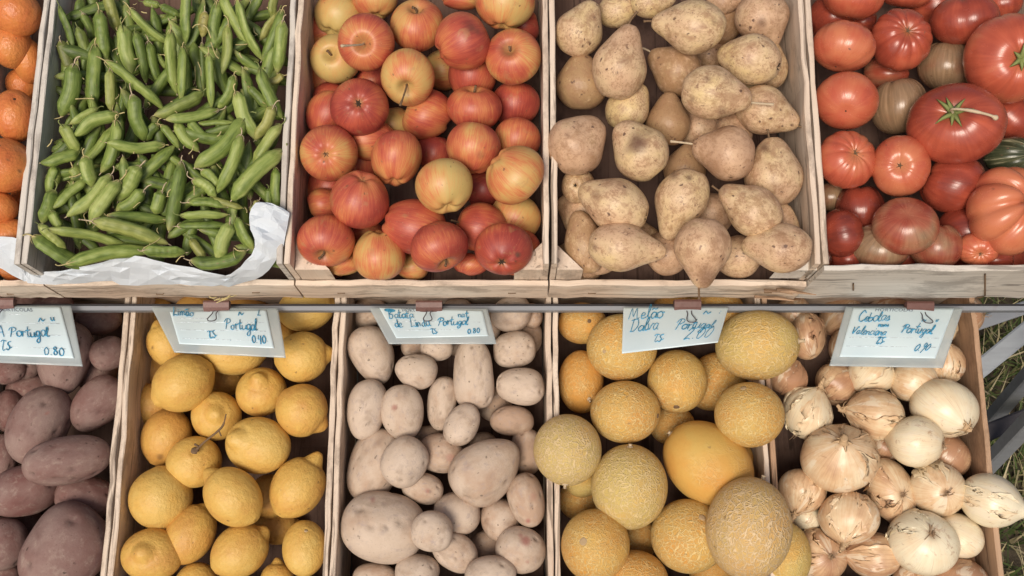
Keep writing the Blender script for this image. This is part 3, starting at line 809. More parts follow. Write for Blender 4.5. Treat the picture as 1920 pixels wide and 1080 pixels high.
PEARS = load('pear', (1010, 0, 1.862), [
 (147, 98, 100, 84, 65, .3, 'yellow freckled pear with a crack low on its side', dict(russet=.1, neck=.5, marks=((.35, .55, .10, .8), (.1, .72, .08, .7)))),
 (285, 32, 80, 60, 20, .5, 'yellow pear half hidden behind another', dict(tint=-.15, neck=.4)),
 (400, 2, 78, 60, 10, .3, 'smooth yellow pear cut by the frame', dict(tint=-.2, neck=.4)),
 (522, 92, 128, 96, 172, 0, 'big broad pear with its narrow end to the left', dict(stem=(-1, .2, .2), russet=.05, neck=.75, marks=((.9, -.15, .10, .5),))),
 (288, 215, 130, 97, 76, -.1, 'pale pinkish pear leaning up, its stalk at the top', dict(tint=.12, neck=.62, stem=(.8, -.5, .35), marks=((.1, .0, .22, .35),))),
 (150, 285, 92, 96, 90, .9, 'russet brown pear with rough skin', dict(russet=.75, neck=.4)),
 (470, 240, 100, 88, 150, 1, 'shaded brown pear with pale stalk pointing left', dict(russet=.5, tint=.2, neck=.7, stem=(-.9, -.1, .55, 'palestem'))),
 (645, 85, 85, 70, 20, 1.5, 'dark pear sunk in a gap', dict(russet=.5, tint=.2)),
 (822, 75, 102, 95, -75, .2, 'greyish pear with a bruise and a knobbly lower end', dict(stem=(.3, 1, .15), tint=.2, neck=.55, marks=((-.05, .05, .20, .6), (.1, .75, .18, .4)))),
 (735, 205, 112, 90, 165, 0, 'smooth yellow pear with dark eye on its right end', dict(tint=-.12, neck=.45, eye=1, tilt=-12)),
 (872, 225, 62, 82, 90, 1, 'freckled yellow pear behind a smooth one', dict(tint=-.05, russet=.2, neck=.4)),
 (622, 326, 122, 95, -8, -.1, 'cream pear with brown blotches and stalk to the right', dict(russet=.12, neck=.5, stem=(1, .02, .5, 'palestem'), marks=((-.35, -.5, .14, .6), (.2, .65, .2, .5), (-.85, .2, .12, .6)))),
 (315, 372, 90, 75, 60, 1, 'plain yellow pear wedged under two others', dict(tint=-.2, neck=.4)),
 (452, 415, 78, 92, 90, 1.1, 'brown russet pear down in a gap', dict(russet=.8, tint=.1)),
 (838, 392, 112, 86, -22, .3, 'greenish tan pear with point to the right', dict(stem=(1, .3, .16), russet=.2, neck=.65, marks=((.95, .5, .08, .8),))),
 (138, 500, 110, 105, 45, 0, 'round pinkish pear hanging over the side board', dict(tint=.15, neck=.4, free=1, marks=((-.35, -.25, .09, .5), (-.7, .7, .15, .7)))),
 (347, 520, 112, 98, 128, -.05, 'pale pear with big brown stain on its belly', dict(tint=-.1, neck=.55, marks=((-.05, -.26, .40, .85),))),
 (645, 532, 110, 97, 170, 0, 'smooth rosy pear with stalk sticking out left', dict(tint=.25, neck=.6, stem=(-1, -.05, .5, 'palestem'), russet=-.2)),
 (690, 455, 68, 70, 45, .9, 'pinkish pear behind a rosy one', dict(tint=.2, neck=.4)),
 (850, 598, 118, 102, 95, .2, 'large speckled pear creased round the bottom', dict(stem=(-.3, -1, .2), russet=.1, neck=.4, marks=((-.3, -.8, .18, .8), (.0, .55, .3, .25)))),
 (512, 580, 85, 75, 80, 1.3, 'dark russet pear down between two pears', dict(russet=.8, tint=.1)),
 (258, 712, 130, 96, 158, -.1, 'pale plump pear with dark eye on the right', dict(neck=.5, eye=1, tilt=-10, marks=((-.6, -.3, .16, .35),))),
 (138, 650, 62, 58, 90, 1., 'small shaded pear showing its eye', dict(russet=.3, neck=.3, off=(-.2, .0), end='c', eye=1)),
 (490, 714, 130, 92, 248, 0, 'pale pear with its narrow end to the front left', dict(neck=.7, russet=.05, marks=((-.2, -1.1, .16, .7), (.35, -1.0, .14, .8)))),
 (735, 727, 122, 88, 146, .1, 'olive tan pear with dark tip at upper left', dict(stem=(-.7, -.6, .22), tint=.05, russet=.2, neck=.6, marks=((-1.1, -.75, .30, .5),))),
 (158, 845, 112, 70, 100, 1, 'brown cracked pear under a pale one', dict(russet=.5, tint=.15, neck=.4)),
 (312, 910, 136, 90, -6, -.1, 'long pale pear pointing right', dict(neck=.85, russet=.02, marks=((-1.25, .0, .10, .6), (-.7, .1, .08, .5)))),
 (572, 885, 122, 101, 268, -.15, 'pear with dark pointed end and stalk to the front', dict(neck=.72, tint=.12, stem=(.1, 1, .25), marks=((.2, .85, .40, .5),))),
 (832, 905, 120, 88, 172, -.1, 'plump speckled pear, pink at its left end', dict(eye=1, neck=.5, tint=.08, marks=((.3, .0, .12, .5),))),
 (892, 790, 62, 80, 90, 1, 'tan pear behind the speckled ones', dict(neck=.3, tint=.1)),
 (350, 822, 70, 58, 0, 1.6, 'dim pear deep in a gap', dict(russet=.3)),
 (605, 190, 75, 65, 0, 1.7, 'barely lit pear deep in a gap', dict(russet=.3, tint=.2)),
 (738, 312, 50, 40, 0, 1.3, 'cream bit of a pear in a gap', dict(tint=-.2)),
 (650, 5, 65, 50, 0, 1.4, 'dark pear cut off by the frame', dict(tint=.2)),
])
TOMATOES = load('tomato', (1490, 0, 1.862), [
 (205, -12, 105, 80, 0, .3, 'plain red tomato cut by the frame', dict(tint=0.1, dir=80, tilt=-10)),
 (390, -18, 90, 45, 0, .9, 'orange red tomato just inside the frame', dict(dir=80)),
 (172, 162, 108, 90, 0, 0, 'light red ribbed tomato lying on its side', dict(tint=0.22, off=(-.25, .85), lobes=9, rib=.035, end='c')),
 (372, 140, 104, 108, 0, .3, 'dusky red tomato with folds round its star scar', dict(tint=-0.05, off=(.28, -.40), lobes=11, rib=.05)),
 (592, 72, 116, 82, 10, .3, 'dark red tomato with two lobes', dict(tint=-0.15, dir=100, lobes=3, rib=.09)),
 (745, 12, 70, 60, 0, 1, 'dim red tomato at the frame corner', dict(dir=100)),
 (748, 205, 150, 155, 0, -.5, 'very large glossy beefsteak tomato reaching out of frame', dict(tint=0.05, off=(.35, .0), lobes=5, rib=.04, calyx=.30)),
 (530, 232, 98, 82, 0, 1, 'brownish green unripe tomato in shade', dict(dir=90, green=.75)),
 (180, 352, 110, 101, 0, 0, 'smooth pinkish red tomato with a tiny dot', dict(tint=0.2, off=(.0, .42), end='c', lobes=4, rib=.012)),
 (362, 372, 97, 98, 0, .8, 'greenish brown tomato with red cheek', dict(dir=100, green=.8, lobes=4, rib=.05)),
 (563, 432, 165, 142, 0, -.6, 'big shiny red tomato with green calyx and stalk', dict(tint=-0.02, off=(-.10, -.36), lobes=6, rib=.022, calyx=.46, stem=(1, .12, 1.0))),
 (775, 410, 88, 85, 0, 1, 'shaded red tomato under the largest one', dict(tint=-0.05, dir=45)),
 (180, 558, 101, 101, 0, 0, 'bright red tomato with creases running to its top', dict(tint=0.18, off=(.40, -.35), lobes=12, rib=.04)),
 (370, 580, 100, 107, 0, -.05, 'orange red tomato with star scar in its middle', dict(tint=0.2, off=(-.05, -.03), lobes=6, rib=.03)),
 (552, 642, 110, 100, 0, .4, 'deep red tomato with broad shine', dict(tint=-0.12, dir=160, tilt=10, lobes=4, rib=.035)),
 (765, 545, 100, 68, 5, .5, 'dark green tomato with pale stripes', dict(verdant=1., off=(.75, -.1), lobes=10, rib=.05)),
 (742, 735, 134, 155, -10, -.4, 'deeply folded orange red tomato bulging at the side', dict(tint=0.28, off=(.75, -.3), lobes=7, rib=.15)),
 (125, 688, 52, 48, 0, 1, 'pale brown tomato wedged by the board', dict(green=.7, dir=90)),
 (228, 732, 85, 82, 0, 1, 'dark red tomato in the shade', dict(tint=-0.2, dir=90)),
 (386, 790, 113, 101, 0, .2, 'smooth brownish orange tomato', dict(green=.42, off=(.08, -.45), end='c', lobes=8, rib=.012)),
 (140, 815, 76, 86, 0, .7, 'maroon tomato half in shade', dict(tint=-0.25, dir=10, tilt=-20)),
 (592, 812, 95, 95, 0, .7, 'dark red tomato with a round glint', dict(tint=-0.2, dir=10, tilt=-20)),
 (300, 890, 103, 82, 0, .35, 'greenish orange tomato with faint stripes', dict(green=.6, off=(.2, -.75), lobes=10, rib=.02)),
 (500, 935, 92, 78, 0, .6, 'brown orange tomato at the board', dict(green=.45, dir=90)),
 (645, 912, 72, 60, 0, .6, 'red tomato with orange creases', dict(tint=0.2, off=(.2, .4), lobes=12, rib=.04)),
 (185, 925, 55, 50, 0, 1, 'shadowed crimson tomato behind the board', dict(tint=-0.1, dir=90)),
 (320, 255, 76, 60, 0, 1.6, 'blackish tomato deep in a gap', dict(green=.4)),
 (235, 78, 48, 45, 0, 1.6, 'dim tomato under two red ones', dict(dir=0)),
 (690, 905, 70, 60, 0, .9, 'orange red tomato under the folded one', dict(dir=0)),
])
ORANGES = load('orange', (0, 0, 1.862), [
 (58, 45, 82, 84, 0, 0, 'bright orange with a soft shine', dict(dir=40, tilt=-40)),
 (2, 163, 66, 76, 0, .1, 'smooth orange cut by the frame edge', dict(dir=140, tilt=-40)),
 (98, 212, 52, 80, 0, .6, 'shaded orange with spotted skin', dict(dir=40, tilt=-20)),
 (18, 295, 55, 55, 0, 1.2, 'dark orange in the gap', dict(dir=40)),
 (62, 405, 72, 92, 0, 0, 'plump orange with small dark dot', dict(off=(.05, -.68), button=1)),
 (20, 578, 98, 95, 0, -.1, 'large golden orange with a few black specks', dict(dir=200, tilt=-20, marks=((.45, .2, .07, .8), (.1, -.2, .05, .7)))),
 (-2, 725, 62, 58, 0, .4, 'orange half outside the frame', dict(dir=200)),
 (82, 700, 46, 46, 0, 1.2, 'dim orange under two others', dict(dir=200)),
 (40, 822, 66, 58, 0, .5, 'orange resting above the white paper', dict(dir=100)),
])
REDPOT = load('redpotato', (0, 540, 2), [
 (370, 118, 84, 60, 0, .9, 'dark purple red potato in the shade'),
 (240, 262, 138, 98, 82, .35, 'smooth pinkish potato running under the price card', dict(tint=-.12)),
 (405, 247, 68, 62, 20, .3, 'small round dusty potato'),
 (145, 515, 152, 108, 72, 0, 'large greyish mauve potato with a scratch', dict(tint=-.08, marks=((.25, -.42, .07, .5),))),
 (365, 435, 116, 84, 48, .2, 'mauve potato leaning on the side board', dict(tint=.0)),
 (270, 645, 158, 90, 14, -.4, 'long speckled potato lying across others', dict(tint=-.1, eyes=12)),
 (92, 760, 135, 96, 20, .3, 'reddish potato with small pits', dict(tint=.12)),
 (322, 788, 112, 84, -8, .45, 'brown red potato with peeling skin', dict(tint=.15, eyes=12, marks=((-.4, .35, .12, .6),))),
 (240, 985, 175, 150, 50, -.2, 'very large mauve potato', dict(tint=.0)),
 (15, 960, 85, 98, 90, .5, 'dull red potato cut by the frame'),
 (5, 640, 56, 92, 90, .6, 'rusty potato cut by the frame', dict(tint=.1)),
 (8, 460, 52, 80, 90, .8, 'dark potato cut by the frame', dict(tint=.1)),
 (12, 308, 64, 52, 10, .4, 'pinkish potato at the frame edge', dict(tint=.05)),
 (100, 300, 52, 42, 10, .6, 'small pink potato under the card', dict(tint=-.15)),
 (105, 372, 78, 52, 10, 1, 'shaded red potato in a gap', dict(tint=.15)),
 (14, 1075, 64, 52, 0, .6, 'red potato low in the heap', dict(tint=.1)),
 (190, 95, 90, 70, 20, .9, 'potato hidden mostly by the card', dict(tint=.1)),
])
LEMONS = load('lemon', (0, 540, 2), [
 (598, 210, 98, 74, 120, .35, 'lemon with dark speck beside the card', dict(tip=.6, marks=((-.7, .2, .07, .9),))),
 (686, 358, 126, 104, 210, 0, 'large smooth lemon on its side', dict(tip=.35)),
 (875, 242, 128, 85, 0, .45, 'lemon mostly behind the price card', dict(tip=.3, tint=-.1)),
 (1150, 78, 112, 84, 10, .5, 'pale lemon under the metal rail', dict(tip=.4, tint=-.15)),
 (1146, 258, 112, 95, 5, 0, 'lemon with folded tip at its right', dict(tip=.9)),
 (980, 390, 94, 92, 0, .2, 'round lemon showing a curled tip', dict(off=(-.12, -.50), tip=1.)),
 (1146, 462, 108, 100, -38, 0, 'dimpled lemon with tip touching the board', dict(tip=.8, tint=.1)),
 (812, 480, 93, 92, 0, .1, 'lemon with blunt tip facing up', dict(off=(-.1, -.1), tip=.7)),
 (968, 590, 121, 106, 165, -.05, 'plump lemon with crooked tip on its left', dict(off=(-.72, -.2), tip=1.)),
 (596, 558, 112, 92, 70, .4, 'browner blemished lemon', dict(tip=.3, tint=.22, marks=((-.2, .8, .14, .6),))),
 (728, 652, 102, 96, 0, 0, 'lemon carrying a dry twig', dict(off=(0, -.38), tip=.05, twig=1, tint=.05)),
 (555, 793, 117, 126, 90, 0, 'big pale lemon with tip to the front', dict(dir=-88, tip=.6, tint=-.05)),
 (866, 776, 138, 100, 137, -.15, 'pointed lemon with button at its lower end', dict(tip=1., button=1, tilt=-15)),
 (1130, 735, 138, 98, 58, 0, 'long lemon with nipple pointing back', dict(tip=1.2, tint=.05)),
 (716, 920, 125, 90, 62, .2, 'slim lemon with its stalk end to the front', dict(tip=.5, tint=.08, button=1, tilt=-4)),
 (506, 1000, 113, 98, 0, 0, 'lemon with ringed tip facing the viewer', dict(off=(-.35, -.1), tip=.95, tint=.05)),
 (905, 982, 124, 96, 38, 0, 'evenly yellow lemon leaning right', dict(tip=.7)),
 (1145, 976, 82, 104, 90, 0, 'upright lemon with brown stalk spot', dict(off=(.05, -.62), end='c', tip=.3, button=1)),
 (1012, 782, 84, 84, 0, 1, 'shaded lemon between two bright ones', dict(tint=.2, tip=.3)),
 (740, 1102, 82, 72, 0, .5, 'lemon just showing over the frame edge', dict(tint=.1, tip=.4)),
 (1040, 1085, 62, 72, 90, .3, 'lemon with tip pointing straight back', dict(tip=1.1)),
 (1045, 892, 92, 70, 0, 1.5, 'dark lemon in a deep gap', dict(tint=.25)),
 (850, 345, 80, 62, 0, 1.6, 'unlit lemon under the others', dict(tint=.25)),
])
POTS = load('potato', (600, 540, 2), [
 (188, 252, 115, 82, 112, .2, 'greyish wedge shaped white potato', dict(tint=-.02, taper=.12)),
 (360, 312, 80, 67, -10, 0, 'small oval white potato with dark pits'),
 (438, 225, 62, 50, 0, .3, 'small white potato under the card', dict(tint=-.1)),
 (576, 322, 132, 77, 91, -.1, 'long straight white potato', dict(boxy=.72, tint=-.08)),
 (718, 98, 78, 68, 20, .35, 'white potato under the metal rail'),
 (729, 230, 80, 68, 5, .3, 'beige potato squared at the ends', dict(boxy=.8)),
 (755, 370, 91, 71, 0, 0, 'neat oval white potato', dict(boxy=.85, tint=-.08)),
 (155, 455, 115, 74, 80, 0, 'long pale potato with chipped end', dict(tint=-.1)),
 (308, 468, 105, 82, 98, -.05, 'pale potato with pink eye', dict(tint=-.08, marks=((-.35, -.22, .13, .6),))),
 (456, 432, 102, 55, 82, .3, 'slim shaded white potato', dict(tint=.05)),
 (533, 512, 84, 63, 60, -.15, 'small clean egg shaped potato', dict(tint=-.12)),
 (720, 497, 83, 57, -5, .35, 'tan brown little potato', dict(tint=.3)),
 (178, 665, 142, 96, 68, .2, 'large dusty potato with black nick', dict(tint=.0, marks=((-.15, .55, .05, 1.),))),
 (317, 652, 95, 88, 45, -.25, 'round grey white potato resting on others', dict(tint=-.12)),
 (452, 620, 88, 74, 0, .4, 'tan potato with a scaly end', dict(tint=.2, marks=((.5, .2, .2, .4),))),
 (385, 750, 79, 58, -12, .1, 'scabby little white potato', dict(eyes=12, marks=((.3, .2, .15, .5),))),
 (625, 685, 146, 116, 35, -.2, 'pear shaped creamy potato with a pink tip', dict(tint=.06, taper=-.25)),
 (780, 612, 62, 88, 90, .7, 'shaded tan potato behind the creamy one', dict(tint=.2)),
 (790, 796, 102, 68, 105, 0, 'yellowish stained potato with split end', dict(tint=.16, marks=((.1, 1.1, .14, .8), (.4, -.2, .2, .3)))),
 (225, 897, 158, 132, -12, -.1, 'huge greyish white potato', dict(tint=-.05, eyes=12, marks=((-.3, -.75, .09, .6),))),
 (419, 912, 79, 76, 0, -.45, 'small round potato lying on top', dict(tint=-.1)),
 (514, 845, 88, 80, 0, .2, 'round shaded white potato', dict(tint=.02)),
 (676, 870, 74, 80, 90, .4, 'beige round potato in the shade', dict(tint=.1)),
 (510, 990, 92, 69, -30, .1, 'oval white potato with fine lines', dict(tint=.0)),
 (776, 982, 96, 86, -20, .05, 'potato marked with pink spots', dict(tint=.05, marks=((.22, -.35, .22, .75), (.0, -.6, .10, .6), (.3, .5, .08, .5)))),
 (365, 1068, 84, 70, 0, 0, 'potato cut by the lower frame edge', dict(tint=-.05)),
 (640, 1078, 98, 74, 10, 0, 'broad potato cut by the lower frame edge', dict(tint=-.05)),
 (205, 1080, 82, 48, 0, .35, 'flat brownish potato at the lower edge', dict(tint=.1)),
 (185, 105, 52, 42, 0, .8, 'potato peeping out beside the card', dict(tint=.05)),
 (812, 105, 40, 48, 0, .9, 'dark bit of potato by the rail', dict(tint=.2)),
 (355, 222, 52, 40, 0, .9, 'shadowed potato below the card', dict(tint=.15)),
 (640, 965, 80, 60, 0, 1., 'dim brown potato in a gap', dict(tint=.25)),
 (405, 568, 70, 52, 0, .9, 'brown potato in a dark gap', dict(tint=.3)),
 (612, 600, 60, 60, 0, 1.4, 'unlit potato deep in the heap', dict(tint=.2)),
])
MELONS = load('melon', (980, 540, 2), [
 (212, 132, 92, 78, 0, .7, 'small orange melon tucked under the rail', dict(off=(.3, -.1), scar='s', sm='stem', tint=.15, net=.45)),
 (372, 222, 132, 126, 0, .12, 'orange netted melon behind the price card', dict(off=(-.5, .12), scar='s', sr=.06, net=.62, tint=.05)),
 (212, 352, 85, 118, 90, .8, 'dark orange melon with dry stalk stub', dict(off=(.35, .55), stalk='s', tint=.25, net=.35)),
 (580, 350, 112, 118, 90, .2, 'smallish golden melon with dark ring scar', dict(off=(-.05, .82), scar='s', sm='stem', net=.55, tint=.05)),
 (385, 465, 131, 117, 0, 0, 'golden melon with scar on its right edge', dict(off=(.93, .12), scar='s', sm='stem', sr=.08, net=.62)),
 (880, 214, 156, 132, 5, -.15, 'greenish yellow melon with coarse net under rail', dict(free=1, off=(.98, -.1), stalk='s', net=1., tint=-.2, pale=.2)),
 (850, 475, 130, 122, 0, -.25, 'round melon, netted above and golden below', dict(free=1, off=(-.15, -.82), scar='s', net=.62, tint=.0)),
 (168, 607, 128, 133, 90, -.4, 'pale green melon with dense net on the divider', dict(off=(-.08, .98), stalk='s', sl=.12, net=1.2, tint=-.3, pale=.7, free=1)),
 (400, 745, 143, 158, 90, -.2, 'large netted melon with pale streaks', dict(off=(.05, -.95), stalk='s', sl=.08, net=.98, tint=-.18, pale=.3)),
 (696, 660, 182, 146, -40, -.15, 'big smooth orange melon', dict(dir=140, tilt=8, stalk='s', sl=.08, long=1.05, net=.22, tint=-.02)),
 (230, 965, 129, 135, 90, 0, 'orange melon with round pale stem scar', dict(off=(-.34, -.10), scar='s', sr=.13, net=.5, tint=.15)),
 (622, 930, 142, 137, 0, .1, 'golden melon with dimple and wavy net', dict(off=(.38, -.50), scar='s', net=.78, tint=.02)),
 (848, 900, 160, 190, 82, -.75, 'biggest melon, pale tan with fine net', dict(free=1, dir=70, tilt=-5, stalk='s', sl=.14, net=1.3, tint=.0, pale=1.)),
 (988, 1000, 92, 122, 90, .05, 'bright yellow melon beside the biggest one', dict(free=1, dir=60, net=.5, tint=-.12)),
 (420, 1105, 128, 120, 0, .1, 'orange melon at the lower frame edge', dict(dir=0, tilt=-30, net=.5, tint=.15)),
 (862, 640, 50, 62, 90, .9, 'small golden melon by the divider', dict(off=(.2, -.1), stalk='s', tint=.1, net=.3)),
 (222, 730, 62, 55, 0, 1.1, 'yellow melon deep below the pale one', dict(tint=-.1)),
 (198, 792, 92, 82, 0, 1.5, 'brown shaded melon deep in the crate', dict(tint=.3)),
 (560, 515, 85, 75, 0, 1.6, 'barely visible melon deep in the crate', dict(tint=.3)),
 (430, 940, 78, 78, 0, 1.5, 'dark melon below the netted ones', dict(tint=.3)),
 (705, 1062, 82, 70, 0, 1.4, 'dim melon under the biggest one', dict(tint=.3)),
])
ONIONS = load('onion', (1420, 540, 2), [
 (752, 152, 66, 68, 90, .3, 'onion peeping out right of the price card', dict(dir=120, tilt=-20, show='')),
 (762, 282, 72, 76, 90, .25, 'onion with loose pleated skin gathered at the top', dict(off=(.1, -.75), tint=.08, flakes=2)),
 (752, 450, 122, 105, -25, 0, 'large greenish yellow onion with dark stub', dict(dir=-48, tilt=38, tint=-.12, show='n', nl=.16)),
 (188, 180, 65, 88, 90, .4, 'orange brown onion left of the price card', dict(dir=110, tilt=-20, tint=.15, show='')),
 (190, 470, 88, 97, 90, .15, 'pale onion with bent papery neck', dict(dir=60, tilt=15, tint=-.15, nl=.55, flakes=2)),
 (300, 358, 78, 82, 60, .45, 'brown onion with torn skin', dict(dir=40, tilt=-10, tint=.15, flakes=2)),
 (428, 322, 84, 72, 0, .3, 'white streaked onion hiding under the card', dict(dir=-130, tilt=10, tint=-.05, show='r')),
 (590, 345, 88, 80, 0, .3, 'glossy onion below the card', dict(dir=-20, tilt=10, tint=-.05, show='r')),
 (438, 470, 108, 90, -10, 0, 'pinkish striped onion with ragged neck', dict(dir=172, tilt=18, tint=.05, flakes=2)),
 (588, 575, 104, 94, 0, -.1, 'smooth straw coloured onion with root tuft', dict(dir=172, tilt=-10, tint=-.18, show='r', flakes=1)),
 (782, 632, 88, 82, 0, .7, 'dusky pink onion in the shade', dict(dir=60, tilt=-20, tint=.22, show='')),
 (308, 640, 141, 125, 0, -.2, 'biggest onion, its dark neck facing up', dict(off=(.12, -.42), tint=.02, nl=.15, flakes=2)),
 (165, 765, 88, 84, -20, 0, 'golden onion with frayed end low left', dict(dir=252, tilt=18, tint=-.02, flakes=2)),
 (182, 862, 64, 46, 0, .5, 'white onion under the golden one', dict(dir=200, tint=-.25, show='')),
 (500, 758, 122, 84, 110, .15, 'tall brownish onion with scaly root patch', dict(off=(.5, .1), end='c', tint=.05, show='r', flakes=2)),
 (677, 755, 101, 99, 0, 0, 'round onion with root disc facing up', dict(off=(.32, .15), end='c', tint=-.05, show='r')),
 (895, 805, 128, 98, -22, -.4, 'pale onion hanging over the side board', dict(dir=-18, tilt=5, tint=-.2, free=1, neck=.32, show='', flakes=1)),
 (343, 862, 110, 97, 10, 0, 'brown gold onion with torn dark end', dict(dir=-100, tilt=30, tint=.08, flakes=2)),
 (622, 955, 128, 116, -15, -.15, 'large white onion with brown root disc', dict(off=(.30, -.30), end='c', tint=-.24, show='r', flakes=1)),
 (815, 928, 95, 80, -30, 0, 'oval white onion with dark round neck', dict(off=(-.50, -.45), tint=-.12, nl=.14, flakes=1)),
 (238, 1002, 96, 98, 0, .1, 'pink brown striped onion with root beard', dict(off=(.42, .05), end='c', tint=.12, show='r', flakes=2)),
 (430, 1002, 105, 84, 0, .1, 'pinkish onion, its neck to the left', dict(dir=178, tilt=15, tint=.12, flakes=2)),
 (812, 1100, 112, 84, 0, .2, 'orange pink onion cut by the frame', dict(dir=60, tilt=-20, tint=.25, show='')),
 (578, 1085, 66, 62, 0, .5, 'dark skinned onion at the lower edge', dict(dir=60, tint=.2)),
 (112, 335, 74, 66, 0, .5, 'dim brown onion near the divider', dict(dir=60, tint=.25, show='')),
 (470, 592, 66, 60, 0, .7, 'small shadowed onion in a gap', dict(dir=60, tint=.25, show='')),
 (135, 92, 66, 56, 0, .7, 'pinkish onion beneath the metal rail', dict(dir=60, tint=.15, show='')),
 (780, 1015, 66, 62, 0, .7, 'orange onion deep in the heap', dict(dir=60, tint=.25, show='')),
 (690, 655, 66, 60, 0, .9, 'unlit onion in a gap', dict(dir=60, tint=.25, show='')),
])
# pods: x1, y1 (stalk end), x2, y2 (tail), width, sideways bow, layer, look, tint, brown
ZA, ZB, ZC, ZD = (40, 0, 4.156), (290, 0, 4.156), (40, 240, 3.6), (290, 240, 3.6)
def pods(Z, rows):
    out = []
    for r in rows:
        x1, y1, x2, y2, w, bow, L, d = r[:8]; ti = r[8] if len(r) > 8 else 0.; br = r[9] if len(r) > 9 else 0.
        X1, Y1, X2, Y2 = Z[0]+x1/Z[2], Z[1]+y1/Z[2], Z[0]+x2/Z[2], Z[1]+y2/Z[2]
        ln = math.hypot(X2-X1, Y2-Y1)
        out.append(dict(k='pod', x=(X1+X2)/2, y=(Y1+Y2)/2, a=ln/2*1.03, b=w/Z[2]/2*.95, ang=math.degrees(math.atan2(-(Y2-Y1), X2-X1)),
                        bow=bow/Z[2], L=L, d=d, tint=ti, brown=br))
    return out
PODS = pods(ZA, [
 (330, 60, 390, 500, 78, 20, .4, 'slim dull pod with wiry stalk', -.15), (258, 320, 315, 545, 95, 0, .7, 'stubby olive pod', -.2, .2),
 (480, -20, 415, 400, 110, 0, 1.1, 'dark pod standing upright', -.25), (495, 110, 560, 330, 72, 10, .8, 'narrow shaded pod', -.2),
 (460, 220, 525, 535, 90, 10, .6, 'shaded upright pod with brown cap', -.12, .1), (622, 90, 640, 480, 112, 0, 0, 'bright thick upright pod', .02),
 (680, -40, 738, 245, 98, 0, .3, 'yellowing pod with curled tip', .08, .35), (590, 355, 530, 860, 118, 0, .3, 'long upright pod with ridge', .0),
 (800, -60, 812, 130, 92, 0, .9, 'dark pod at the frame edge', -.25), (798, 205, 840, 570, 122, 0, .1, 'plump light pod with tiny holes', .1),
 (738, 280, 742, 500, 44, 0, .8, 'thin pod in a gap', .0), (910, 255, 962, 640, 88, 10, .4, 'medium upright pod', -.05),
 (860, 80, 1130, 340, 98, -20, .1, 'long glossy pod slanting down right', .05), (1005, 330, 1060, 660, 92, 0, .7, 'dull half hidden pod', -.12),
 (690, 478, 1095, 850, 112, 15, -.4, 'dark green diagonal pod lying on top', -.05), (430, 508, 310, 900, 135, 15, 0, 'broad leaf green pod', -.03),
 (700, 545, 690, 860, 84, 0, .4, 'yellow green pod with sharp tip', .1, .25), (820, 680, 755, 1000, 84, 0, .7, 'dark slender pod', -.15),
 (870, 745, 940, 1095, 125, -10, .0, 'fat rounded pod', -.02), (590, 845, 385, 965, 74, 0, -.1, 'light narrow pod with dark seam', .1),
 (740, 880, 415, 1045, 125, -25, -.15, 'thick bright curved pod', .04), (490, 770, 395, 890, 84, 0, .9, 'small brownish pod', 0, .6),
 (325, 975, 430, 1205, 115, 10, -.1, 'short split pod', .02, .1), (756, 945, 632, 1345, 138, 30, -.15, 'large light green bent pod', .08),
])
